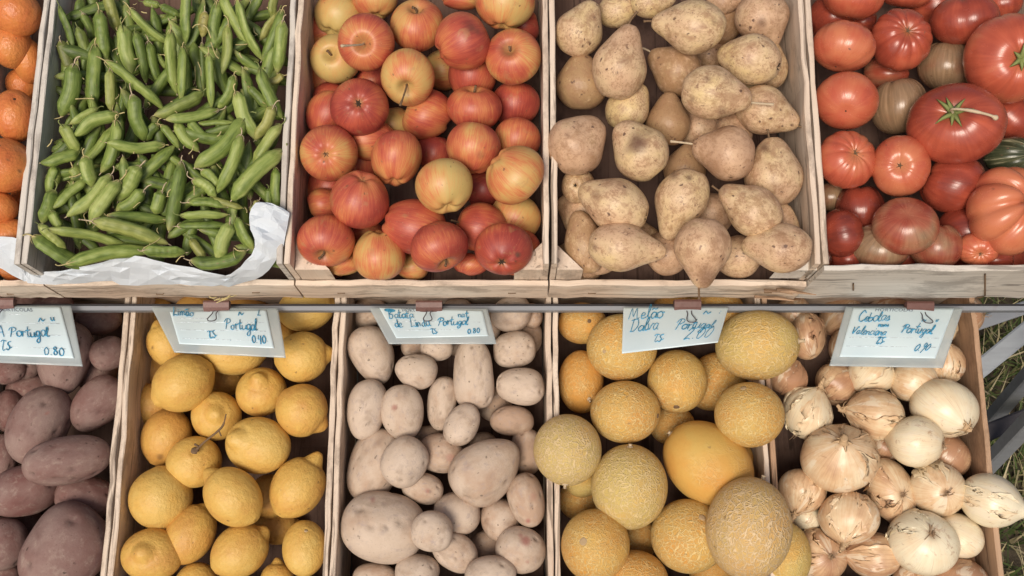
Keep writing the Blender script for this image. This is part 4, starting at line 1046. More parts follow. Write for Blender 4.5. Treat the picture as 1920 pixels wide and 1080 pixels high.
PODS += pods(ZB, [
 (375, 725, 10, 905, 118, 20, -.1, 'olive pod slanting to its rounded end', -.02, .15), (20, 960, -80, 1090, 84, 0, .5, 'short dark pod', -.1),
 (-85, 15, 45, 45, 80, 0, .6, 'light pod tip at the frame edge', .05), (-10, 170, 110, 120, 74, 0, .9, 'small yellowish pod in a gap', .0, .3),
 (50, 45, 200, 125, 78, 0, .5, 'short pod running sideways', -.02), (255, -60, 225, 335, 104, 0, -.1, 'bright broad upright pod', .06),
 (135, 245, 150, 720, 118, -15, .0, 'pale green plump pod', .1), (230, 370, 195, 790, 88, 0, -.2, 'straight pod with a dark seam', -.02),
 (15, 420, 95, 540, 50, 0, .8, 'tiny pod end', .05), (340, -30, 330, 70, 70, 0, .5, 'pale pod end at the frame', .1, .2),
 (395, 95, 365, 285, 84, 0, .5, 'withered brown pod', .0, .7), (495, 20, 455, 400, 96, -10, .3, 'leaf green upright pod', -.05),
 (588, 205, 505, 610, 104, 15, .2, 'two toned pod with orange tip', .05, .2), (432, 425, 432, 840, 84, 0, -.1, 'pale straight pod with sharp ridge', .1),
 (380, 340, 372, 700, 50, 0, .7, 'thin dark pod beside a pale one', -.1), (525, -40, 745, 380, 98, -15, .0, 'long light pod slanting right', .08),
 (650, 10, 810, 460, 104, -20, -.1, 'long smooth pod tapering to a brown tip', .05), (630, 595, 505, 845, 104, 20, .2, 'curved pod with pale belly', .02),
 (935, -40, 908, 135, 92, 0, .2, 'yellowish pod end with crust', .1, .3), (965, 100, 815, 310, 84, 0, .5, 'faded tan pod', .15, .5),
 (1005, 90, 830, 470, 94, 10, .2, 'long green pod with dark seam', -.02), (1010, 170, 950, 560, 104, 0, .1, 'light upright pod', .1),
 (790, 480, 680, 600, 95, 0, 1.1, 'dim pod in a deep gap', -.25), (820, 540, 975, 915, 104, -15, -.05, 'ribbed green pod pointing to the front', .04),
 (635, 725, 775, 1085, 122, -10, -.05, 'bright pod with flat cut end', .08), (735, 675, 870, 830, 74, 0, .5, 'small light pod', .02),
 (935, 830, 785, 1090, 100, 10, .1, 'yellow orange tinged pod', .08, .45), (490, 865, 100, 935, 94, 10, -.05, 'pale level pod with dry cap', .08),
 (345, 960, 610, 950, 56, 0, .4, 'thin level pod', .05), (270, 945, 395, 1095, 92, 0, .5, 'short pod dipping right', .0),
 (990, 975, 780, 1290, 112, -15, -.1, 'light mottled pod', .12, .1), (720, 930, 330, 1310, 132, 30, -.2, 'big bright arching pod', .07),
 (60, 975, 185, 1150, 84, 10, .3, 'light pod with white tip', .1), (165, 965, 330, 1180, 94, -10, .3, 'pale grey green pod', .08),
 (1005, 590, 890, 650, 74, 0, .5, 'crumpled yellow brown pod', .0, .7),
])
PODS += pods(ZC, [
 (320, 160, 80, 240, 84, 10, .0, 'pod lying on the rim', .05), (150, 255, 98, 445, 80, 0, .4, 'short upright pod', .02),
 (240, 255, 228, 395, 74, 0, .5, 'small pod with a yellow seam', .02, .2), (350, 262, 388, 322, 95, 0, .5, 'round pod seen end on', .02, .1),
 (430, 195, 475, 395, 100, 0, -.1, 'light wedge shaped pod', .08), (180, 425, 98, 640, 112, 0, .2, 'broad matt pod', -.02),
 (430, 345, 215, 540, 74, 0, .2, 'slim pod with purple tinge', -.05), (605, 325, 325, 600, 100, 20, -.2, 'bright curved pod with dark edge', .1),
 (655, 355, 465, 635, 124, -10, -.3, 'large pale flat pod', .12), (800, 260, 655, 490, 112, 0, .0, 'wide pod with cut end', .05),
 (825, 425, 650, 570, 94, 10, .2, 'rounded pod with dark shadow side', .0), (955, 125, 595, 110, 82, 20, -.2, 'level light pod bridging a gap', .06),
 (850, 300, 855, 570, 84, 0, .8, 'dark upright pod in the middle', -.2), (800, 180, 945, 390, 70, 0, .8, 'dark sloping pod', -.2),
 (885, 180, 985, 300, 56, 0, .9, 'thin dim sloping pod', -.2), (950, 430, 905, 580, 94, 0, .4, 'short pod with hooked tip', .0),
 (600, 590, 985, 620, 74, 0, .3, 'dull level pod', -.08), (205, 565, 255, 680, 92, 0, .2, 'stumpy pod', .03),
 (215, 678, 740, 805, 84, 15, -.1, 'long grey green slender pod', .08, .1), (505, 625, 975, 775, 118, 15, -.2, 'big pod freckled with rust', .0, .25),
 (130, 655, 290, 825, 74, 0, .0, 'light pod with split tails', .05, .15), (5, 735, 310, 945, 122, 0, .3, 'dull thick pod by the paper', -.15),
 (330, 905, 870, 815, 98, 20, .1, 'long green pod along the paper', -.05), (830, 830, 1100, 840, 92, 0, .15, 'level pod with blunt end by the paper', -.03),
 (240, 90, 160, 160, 46, 0, .8, 'thin dark pod near the wall', -.1), (520, 55, 420, 135, 36, 0, .7, 'narrow olive pod', -.05),
])
PODS += pods(ZD, [
 (188, 235, 98, 690, 98, 10, .2, 'long dark upright pod', -.1), (592, 55, 425, 440, 100, 15, -.4, 'bright pod with sharp tip on top', .1),
 (325, 280, 425, 410, 84, 15, -.1, 'plump short pod', .05), (268, 340, 415, 465, 84, 15, -.1, 'light curved short pod', .1),
 (850, 150, 520, 475, 118, -15, -.3, 'large split seamed pod', .06), (235, 495, 480, 525, 80, 15, -.05, 'level pod with pointed end', .03),
 (185, 588, 490, 585, 72, 0, -.1, 'straight level pod', .05), (165, 660, 480, 655, 66, 5, .15, 'level pod under a straight one', -.05),
 (505, 640, 420, 885, 104, 0, -.2, 'thick pale pod ending at the paper', .1), (550, 610, 660, 820, 104, -10, .0, 'smooth pod beside the flap', -.02),
 (255, 915, 615, 850, 104, -35, .1, 'sagging pod along the paper', -.08), (842, 270, 840, 560, 80, 0, .3, 'upright pod at the side board', .02),
 (772, 410, 775, 520, 64, 0, .4, 'short pod end at the side board', .0), (380, 475, 590, 540, 52, 0, .1, 'brownish wiry pod', -.02, .4),
 (645, 240, 545, 280, 74, 0, 1., 'dark pod under the bright ones', -.25), (640, 335, 520, 375, 64, 0, .6, 'half hidden pod', -.05),
 (435, 225, 395, 310, 64, 0, .5, 'shaded pod bit', -.05), (245, 750, 340, 890, 66, 0, .7, 'crumpled olive pod', -.1, .4),
 (700, 490, 650, 570, 54, 0, .3, 'dry brown pod stub', .0, .6),
])
# ------------------------------------------------------------------ pea pods
def build_pod(it, crate):
    deep = it['L'] >= .9
    s = it['P_scale']; Lh = it['a'] * s; hw0 = it['b'] * s
    n, m = (22, 12) if deep else (40, 20)
    t = np.linspace(0, 1, n); t = .5 - .5 * np.cos(np.pi * t)
    prof = np.minimum(1, (np.clip(t, 0, 1) / .16 + .012) ** .6) * np.minimum(1, (np.clip(1 - t, 0, 1) / rng.uniform(.18, .30) + .006) ** .58)
    npea = rng.integers(5, 8); phs = rng.uniform(0, 1)
    bul = 1 + .018 * np.sin(2 * np.pi * (npea * t + phs)) * np.sin(np.pi * t)
    bulz = 1 + rng.choice([.015, .03, .07]) * np.sin(2 * np.pi * (npea * t + phs)) * np.sin(np.pi * t)
    th0 = rng.uniform(.66, .86); roll = rng.uniform(-1.25, 1.25) + (math.pi if rng.random() < .5 else 0)
    bow = it['bow'] * s; x = (2 * t - 1) * Lh
    yc = bow * (1 - (2 * t - 1) ** 2) * 1.3 - bow * .5
    wob = rng.uniform(-.06, .06) * hw0 * 2
    yc = yc + wob * np.sin(3 * t * np.pi)
    zc = -rng.uniform(.0, .10) * Lh * (2 * t - 1) ** 2 + rng.uniform(-.13, .13) * Lh * (2 * t - 1)
    V = []; pos = []; seam = []; tipm = []; tipk = rng.uniform(0, 1, 2); c, q = math.cos(roll), math.sin(roll)
    for i in range(n):
        for j in range(m):
            a = 2 * math.pi * j / m
            cy, cz = math.cos(a), math.sin(a)
            ridge = 1 + .07 * math.exp(-(min(abs(a), 2 * math.pi - abs(a)) / .22) ** 2)
            ly = hw0 * prof[i] * bul[i] * cy * ridge; lz = hw0 * th0 * prof[i] * bulz[i] * cz * (1 - .12 * cy * cy)
            V.append((x[i], yc[i] + ly * c - lz * q, zc[i] + ly * q + lz * c))
            pos.append((x[i] / hw0 * .35, cy * prof[i], cz * prof[i]))
            seam.append(math.exp(-(min(abs(a), 2 * math.pi - abs(a)) / .16) ** 2)); tipm.append(min(1, math.exp(-((1 - t[i]) / .10) ** 2) * tipk[0] + math.exp(-(t[i] / .06) ** 2) * tipk[1]))
    F = [(i*m+j, i*m+(j+1) % m, (i+1)*m+(j+1) % m, (i+1)*m+j) for i in range(n-1) for j in range(m)]
    F += [tuple(range(m))[::-1], tuple((n-1)*m+j for j in range(m))]
    V = np.array(V)
    X, Y, Z = view_basis(it['C'])
    R3 = np.stack([X, Y, Z], 1) @ rotz(R_(it['ang']))
    loc = Matrix([[*R3[r], it['C'][r]] for r in range(3)] + [[0, 0, 0, 1]])
    o = link('pea_pod', mesh_from('pea_pod', V, F, M['pod'], dict(pos=pos, seam=seam, tipm=tipm)), local=loc)
    o['tint'] = float(it['tint'] + rng.uniform(-.09, .09)); o['brown'] = float(it['brown'])
    if it.get('shared'): tag(o, 'pea pod in the shaded lower layer, glimpsed between the pods on top', 'pea pod', 'pea pods of the shaded lower layer')
    else: tag(o, it['label'], 'pea pod', crate['group'])
    if deep: return
    p0 = np.array([x[0], yc[0], zc[0]]); d0 = np.array([x[0]-x[2], yc[0]-yc[2], zc[0]-zc[2]]); d0 /= np.linalg.norm(d0)
    p1 = np.array([x[-1], yc[-1], zc[-1]]); d1 = np.array([x[-1]-x[-3], yc[-1]-yc[-3], zc[-1]-zc[-3]]); d1 /= np.linalg.norm(d1)
    up = np.array([0, rng.uniform(-.6, .6), rng.uniform(.1, .7)])
    Ls = hw0 * rng.uniform(.5, 1.5)
    st = tube(smooth_pts([p0 - d0 * hw0 * .3, p0 + d0 * Ls * .4, p0 + d0 * Ls * .8 + up * Ls * .3, p0 + d0 * Ls + up * Ls], 4), hw0 * .085, 6)
    cal = star_geo(p0 - d0 * hw0 * .10, d0, 5, hw0 * .75, hw0 * .16, 1.5, .5, .0003)
    part(o, 'calyx', *join(st, cal), M[('greenstem', 'palestem', 'straw')[int(rng.integers(0, 3))]])
    Lt = hw0 * rng.uniform(.12, .5); b = np.array([0, rng.uniform(-.8, .8), rng.uniform(-.2, .5)])
    P = smooth_pts([p1 - d1 * hw0 * .2, p1 + d1 * Lt * .5, p1 + d1 * Lt + b * Lt * .5], 4)
    part(o, 'tail_tip', *tube(P, np.linspace(hw0 * .10, hw0 * .02, len(P)), 6), M['palestem'])

# ------------------------------------------------------------------ boards and crates
def board(o, name, a, b, mat, long=0, seg=14, jit=.0006, bev=.0012):
    """box from corner a to corner b (crate frame) with slightly uneven sawn edges"""
    a = np.array(a, float); b = np.array(b, float); ax = [long] + [k for k in range(3) if k != long]
    A_, B_ = a[ax], b[ax]; V = []; F = []; pos = []
    ring = []
    for (p, q) in ((0, 0), (1, 0), (1, 1), (0, 1)):
        for k in range(2):                           # bevelled corner = two verts
            e = bev
            yy = A_[1] + (B_[1] - A_[1]) * p; zz = A_[2] + (B_[2] - A_[2]) * q
            sy, sz = (1 if p == 0 else -1), (1 if q == 0 else -1)
            first = (k == 0) == ((p + q) % 2 == 0)
            ring.append((yy, zz + sz * e) if first else (yy + sy * e, zz))
    m = 8
    off = rng.uniform(0, 50, 3)
    for i in range(seg + 1):
        x = A_[0] + (B_[0] - A_[0]) * i / seg; jj = rng.normal(size=2) * jit
        for (y, z) in ring:
            w_ = np.array([x, y + jj[0] + rng.normal() * jit * .5, z + jj[1] + rng.normal() * jit * .5]); v = np.zeros(3)
            for k in range(3): v[ax[k]] = w_[k]
            V.append(v); pos.append((x + off[0], y + off[1], z + off[2]))
    for i in range(seg):
        for j in range(m): F.append((i*m+j, i*m+(j+1) % m, (i+1)*m+(j+1) % m, (i+1)*m+j))
    F.append(tuple(range(m))[::-1]); F.append(tuple(seg*m+j for j in range(m)))
    me = mesh_from(name, V, F, mat, dict(pos=pos), smooth=False)
    bm_fix(me)
    return link(name, me, parent=o)
import bmesh
def bm_fix(me):
    bm = bmesh.new(); bm.from_mesh(me); bmesh.ops.recalc_face_normals(bm, faces=bm.faces); bm.to_mesh(me); bm.free()
def prism(o, name, tri, w0, w1, mat):
    V = []; pos = []
    for w in np.linspace(w0, w1, 6):
        for (u, v) in tri:
            V.append((u, v, w)); pos.append((w + 3.3, u, v))
    F = [(i*3+j, i*3+(j+1) % 3, (i+1)*3+(j+1) % 3, (i+1)*3+j) for i in range(5) for j in range(3)] + [(2, 1, 0), (15, 16, 17)]
    me = mesh_from(name, V, F, mat, dict(pos=pos), smooth=False); bm_fix(me)
    return link(name, me, parent=o)

def make_crate(u0, u1, v0, v1, w0, w1, front, label, mats, posts=(.03, .03), front_w0=None, group='wooden produce crates on the stall'):
    c = np.array([(u0 + u1) / 2, (v0 + v1) / 2, w0]); o = empty('wooden_crate', c)
    tag(o, label, 'crate', group)
    t = .0075; g = .0012; U0, U1 = u0 + g - c[0], u1 - g - c[0]; V0, V1 = v0 - c[1], v1 - c[1]; H = w1 - w0
    side, fr, fl = mats
    for a, b in ((U0, U0 + t), (U1 - t, U1)):
        board(o, 'side_board', (a, V0 + .009, .004), (b, V1 - .009, H), side, 1)
    fb = board(o, 'front_board', (U0, V0, 0), (U1, V0 + .008, front), fr, 0)
    board(o, 'back_board', (U0, V1 - .008, 0), (U1, V1, H), fr, 0)
    board(o, 'base_board', (U0 + t + .001, V0 + .0095, .001), (U1 - t - .001, V1 - .0095, .006), fl, 1)
    for sx, sz in ((0, posts[0]), (1, posts[1])):
        if not sz: continue
        x0 = U0 + t + .0005 if sx == 0 else U1 - t - .0005; d = 1 if sx == 0 else -1
        prism(o, 'corner_post', ((x0, V0 + .009), (x0 + d * sz, V0 + .009), (x0, V0 + .009 + sz)), .007, H - .03, fr)
        prism(o, 'corner_post', ((x0, V1 - .009), (x0 + d * .03, V1 - .009), (x0, V1 - .009 - .03)), .007, H - .02, fr)
    return o, c, fb
UPC = ['crate of oranges at the upper left', 'crate of pea pods lined with white paper', 'crate of red and yellow apples',
       'crate of pale speckled pears', 'crate of tomatoes with tall grey front board']
LOWC = ['crate of red skinned potatoes', 'crate of yellow lemons', 'crate of white potatoes', 'crate of netted melons', 'crate of onions at the end of the row']
W, WG, WW = M['wood'], M['woodgrey'], M['woodwarm']
CR_UP = []
for i in range(5):
    last = i == 4
    o, c, fb = make_crate(ux[i], ux[i+1], VF, VB, FU, RU, (-FU if last else .072), 'pale wooden ' + UPC[i],
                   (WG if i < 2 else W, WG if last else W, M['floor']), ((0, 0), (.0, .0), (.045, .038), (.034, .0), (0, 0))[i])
    if i in (2, 3): pass
    CR_UP.append((o, c))
    if last:                                         # two staples in the front board
        for (sx, sy, h, bent) in ((1600, 538, 12, 0), (1847, 534, 40, 1)):
            def onb(x, y, dv=-.0012):
                r_ = ray(x, y); q_ = CAM + r_ * ((VF + dv - CAM[1]) / r_[1]); return q_ - c
            pts = [onb(sx, sy - h / 2, .004), onb(sx, sy - h / 2), onb(sx, sy + h / 2)] + ([onb(sx - 5, sy + h / 2 + 3), onb(sx - 16, sy + h / 2 + 4)] if bent else [onb(sx, sy + h / 2, .004)])
            V_, F_ = tube(np.array(pts), .0011, 6)
            st_ = link('staple', mesh_from('staple', V_, F_, M['stem']), parent=fb)
    if i == 3:                                       # broken splintered corner of the pear crate
        V_ = []; F_ = []
        u_ = ux[4] - c[0]; out = []
        for k in range(7):
            x0 = u_ - .004 + rng.uniform(-.014, .024); y0 = VF - c[1] - .004 + rng.uniform(-.003, .002); z0 = rng.uniform(.012, .075)
            ln = rng.uniform(.02, .055)
            out.append(tube(np.array([[x0 - ln, y0, z0 + rng.uniform(-.004, .004)], [x0 - ln * .4, y0 - .002, z0], [x0, y0 - .004, z0 + rng.uniform(-.005, .005)]]), [.0022, .0020, .0006], 5))
        link('splinters', mesh_from('splinters', *join(*out), M['woodwarm'], dict(pos=np.array(join(*out)[0])[:, [0, 1, 2]]), smooth=False), parent=fb)
        pts = [(-.052, .009, .0), (.004, .009, .0), (.010, .012, .0), (.004, .050, .0), (-.004, .052, 0), (-.020, .040, .0)]
        nV = [(u_ + a, VF - c[1] + b, .075 + .012 * k + rng.uniform(-.002, .002)) for k in (0, 3.6) for a, b, _ in pts]
        n_ = len(pts); nF = [tuple(range(n_))[::-1], tuple(range(n_, 2*n_))] + [(j, (j+1) % n_, n_ + (j+1) % n_, n_ + j) for j in range(n_)]
        me = mesh_from('corner_post', nV, nF, WG, dict(pos=[(v[1] * .6 + 7, v[0], v[2]) for v in nV]), smooth=False); bm_fix(me); link('corner_post', me, parent=o)
for i in range(5):
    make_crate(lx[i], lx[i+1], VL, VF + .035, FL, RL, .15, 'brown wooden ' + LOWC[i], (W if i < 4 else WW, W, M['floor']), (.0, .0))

# ------------------------------------------------------------------ produce into the crates
def fillers(items, cr, kind, r_px, d, n, props):
    """half seen pieces where the floor of the crate would show through"""
    (x0, x1), (y0, y1) = cr['bx'], cr['by']; out = []
    cov = items[:]
    def free(x, y):
        m = 9.
        for it in cov:
            dx, dy = x - it['x'], y - it['y']
            m = min(m, math.hypot(dx, dy) / rad_dir(it, dx, dy))
        return m
    for _ in range(n):
        best = max(((free(x, y), x, y) for x in np.linspace(x0 + 30, x1 - 30, 22) for y in np.linspace(max(y0, 0) + 10, y1 - 10, 24)), key=lambda q: q[0])
        if best[0] < 1.04: break
        it = dict(k=kind, x=best[1], y=best[2], a=r_px * rng.uniform(.95, 1.1), b=r_px * rng.uniform(.85, .98), ang=rng.uniform(0, 180), L=rng.choice([1.2, 1.5]), d=d, tilt=-20, **{k: v + rng.uniform(-.08, .08) for k, v in props.items()})
        cov.append(it); out.append(it)
    return out
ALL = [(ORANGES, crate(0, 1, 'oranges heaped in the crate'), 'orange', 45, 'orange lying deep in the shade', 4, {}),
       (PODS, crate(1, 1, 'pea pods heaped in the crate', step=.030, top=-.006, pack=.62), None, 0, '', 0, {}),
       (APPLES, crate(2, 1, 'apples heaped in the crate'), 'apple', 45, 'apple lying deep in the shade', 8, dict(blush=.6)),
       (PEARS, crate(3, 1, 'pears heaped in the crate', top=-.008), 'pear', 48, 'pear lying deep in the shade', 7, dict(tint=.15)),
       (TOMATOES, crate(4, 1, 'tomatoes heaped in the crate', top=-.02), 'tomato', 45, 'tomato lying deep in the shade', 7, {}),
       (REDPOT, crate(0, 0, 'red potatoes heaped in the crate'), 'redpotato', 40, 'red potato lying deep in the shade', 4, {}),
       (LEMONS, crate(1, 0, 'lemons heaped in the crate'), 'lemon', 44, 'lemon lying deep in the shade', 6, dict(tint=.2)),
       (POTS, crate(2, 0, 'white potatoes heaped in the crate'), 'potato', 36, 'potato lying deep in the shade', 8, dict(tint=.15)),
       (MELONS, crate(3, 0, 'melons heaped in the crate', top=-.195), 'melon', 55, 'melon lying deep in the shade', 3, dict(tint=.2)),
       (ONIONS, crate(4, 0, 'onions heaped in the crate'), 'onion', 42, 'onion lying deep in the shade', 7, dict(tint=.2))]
for items, cr, fk, fr, fd, fn, fp in ALL:
    if fk: items += fillers(items, cr, fk, fr, fd, fn, fp)
    else:
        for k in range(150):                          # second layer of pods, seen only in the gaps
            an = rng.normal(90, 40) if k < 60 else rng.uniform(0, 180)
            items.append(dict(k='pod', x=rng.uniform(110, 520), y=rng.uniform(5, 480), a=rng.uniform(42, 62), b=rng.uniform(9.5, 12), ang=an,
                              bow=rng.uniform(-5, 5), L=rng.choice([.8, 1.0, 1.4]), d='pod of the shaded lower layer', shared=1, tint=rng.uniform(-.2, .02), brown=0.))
    for it in items:
        if it['k'] == 'pod': it['vr_px'] = it['b'] * .8
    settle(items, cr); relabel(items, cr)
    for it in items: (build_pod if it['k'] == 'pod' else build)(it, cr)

# ------------------------------------------------------------------ broken stalks and tendrils among the pods
out = []
for k in range(120):
    p = at(rng.uniform(85, 525), rng.uniform(5, 490), rng.uniform(-.035, .004))[0]
    d = rng.normal(size=3) * [1, 1, .35]; d /= np.linalg.norm(d); L_ = rng.uniform(.005, .019)
    q = rng.normal(size=3) * .45
    out.append(tube(smooth_pts([p, p + d * L_ * .5, p + d * L_ + q * L_ * .6], 4), rng.uniform(.00035, .0009), 5))
lt = link('stalk_litter', mesh_from('stalk_litter', *join(*out), M['straw']), local=Matrix.Identity(4)); tag(lt, None, None, kind='stuff')
for (o, c), xs in zip(CR_UP[:4], ((20,), (300, 480), (640, 960), (1110, 1440))):      # wire staples in the front boards
    fb = [q for q in o.children if q.name.startswith('front_board')][0]
    for x_ in xs:
        y_ = 551 + rng.uniform(-2, 2); r_ = ray(x_, y_); P = CAM + r_ * ((VF - .0008 - CAM[1]) / r_[1]) - c
        link('staple', mesh_from('staple', *tube(np.array([P + [-.005, .004, 0], P + [-.005, 0, 0], P + [.005, 0, .001], P + [.005, .004, .001]]), .0007, 6), M['stem']), parent=fb)

# ------------------------------------------------------------------ white paper lining the pea crate
def sheet(fn, nu, nv, thick, mat, name, parent=None, origin=(0, 0, 0), attrs=True, dirn=(0, 0, -1)):
    V = [np.asarray(fn(i / nu, j / nv)) - origin for j in range(nv + 1) for i in range(nu + 1)]
    n = len(V); q = nu + 1; dn = np.array(dirn) * thick
    F = [(j*q+i, j*q+i+1, (j+1)*q+i+1, (j+1)*q+i) for j in range(nv) for i in range(nu)]
    F2 = [tuple(k + n for k in f[::-1]) for f in F]
    B = [i for i in range(q)] + [j*q+nu for j in range(1, nv+1)] + [nv*q+i for i in range(nu-1, -1, -1)] + [j*q for j in range(nv-1, 0, -1)]
    S = [(B[k], B[k] + n, B[(k+1) % len(B)] + n, B[(k+1) % len(B)]) for k in range(len(B))]
    V = V + [v + dn for v in V]
    me = mesh_from(name, V, F + F2 + S, mat, dict(pos=np.array(V) * 12)); bm_fix(me)
    return link(name, me, parent=parent) if parent else link(name, me, local=Matrix.Translation(Vector(origin)))
def mat_paper():
    b = NB('white_paper', .7, .25); n = b.noise(b.vec('pos'), 3, 6)
    c = b.mix(n, (.66, .73, .80), (.78, .83, .87))
    m = b.done(c, b.bump(n, .15, .002))
    b.b.inputs['Transmission Weight'].default_value = 0
    tr = b.n.new('ShaderNodeBsdfTranslucent'); tr.inputs[0].default_value = (.8, .82, .84, 1)
    mx = b.n.new('ShaderNodeMixShader'); mx.inputs[0].default_value = .22
    out = b.n['Material Output']; b.lk(b.b.outputs[0], mx.inputs[1]); b.lk(tr.outputs[0], mx.inputs[2]); b.lk(mx.outputs[0], out.inputs[0])
    return m
PAPER = mat_paper()
# pairs along the paper: inner edge (on the pods) and outer edge (over the boards), with heights
LIN = [(-14, 446, -.015, -14, 496, -.050), (34, 446, -.012, 34, 523, -.058), (48, 468, -.03, 48, 529, -.064), (62, 492, -.06, 62, 533, -.068), (78, 509, -.058, 100, 534, -.071),
       (130, 505, -.035, 150, 532, -.070), (200, 491, -.026, 198, 527, -.060), (254, 483, -.018, 240, 536, -.071), (300, 491, -.022, 292, 536, -.071),
       (350, 500, -.026, 345, 534, -.067), (400, 513, -.03, 400, 536, -.071), (432, 515, -.03, 440, 535, -.07), (456, 497, -.016, 486, 522, -.05),
       (480, 462, .0, 516, 492, -.02), (471, 430, .006, 531, 462, -.003), (467, 404, .010, 538, 432, .004), (477, 384, .012, 543, 404, .008), (492, 380, .012, 543, 399, .008)]
LA = smooth_pts([at(a, b, c)[0] for a, b, c, *_ in LIN], 5); LB = smooth_pts([at(d, e, f)[0] for *_, d, e, f in LIN], 5)
cl1, cl2 = rng.normal(size=(6, 3)) * 60, rng.uniform(0, 6, 6)
def liner(s, t):
    x = s * (len(LA) - 1); i = min(int(x), len(LA) - 2); f = x - i
    a = LA[i] * (1 - f) + LA[i+1] * f; b = LB[i] * (1 - f) + LB[i+1] * f
    p = a * (1 - t) + b * t
    k = sum(abs(math.sin(p @ cl1[q] + cl2[q])) - .5 for q in range(6)) / 6
    p[2] += .020 * k * math.sin(math.pi * min(1, .25 + t * .6)) + .006 * math.sin(math.pi * t)
    p[2] += float(lj[min(46, round(s * 46)), min(5, round(t * 5))]) * (1 - abs(2 * t - 1) * .4)
    p[1] += float(lj[min(46, round(s * 46)), 5 - min(5, round(t * 5))]) * .5
    return p
lj = rng.normal(size=(47, 6)) * .0017
lo = at(250, 510, -.05)[0]
pl = sheet(liner, 46, 5, .0003, PAPER, 'paper_liner', origin=lo)
for pg in pl.data.polygons: pg.use_smooth = False
tag(pl, 'crumpled white paper folded over the front of the pea crate', 'paper')

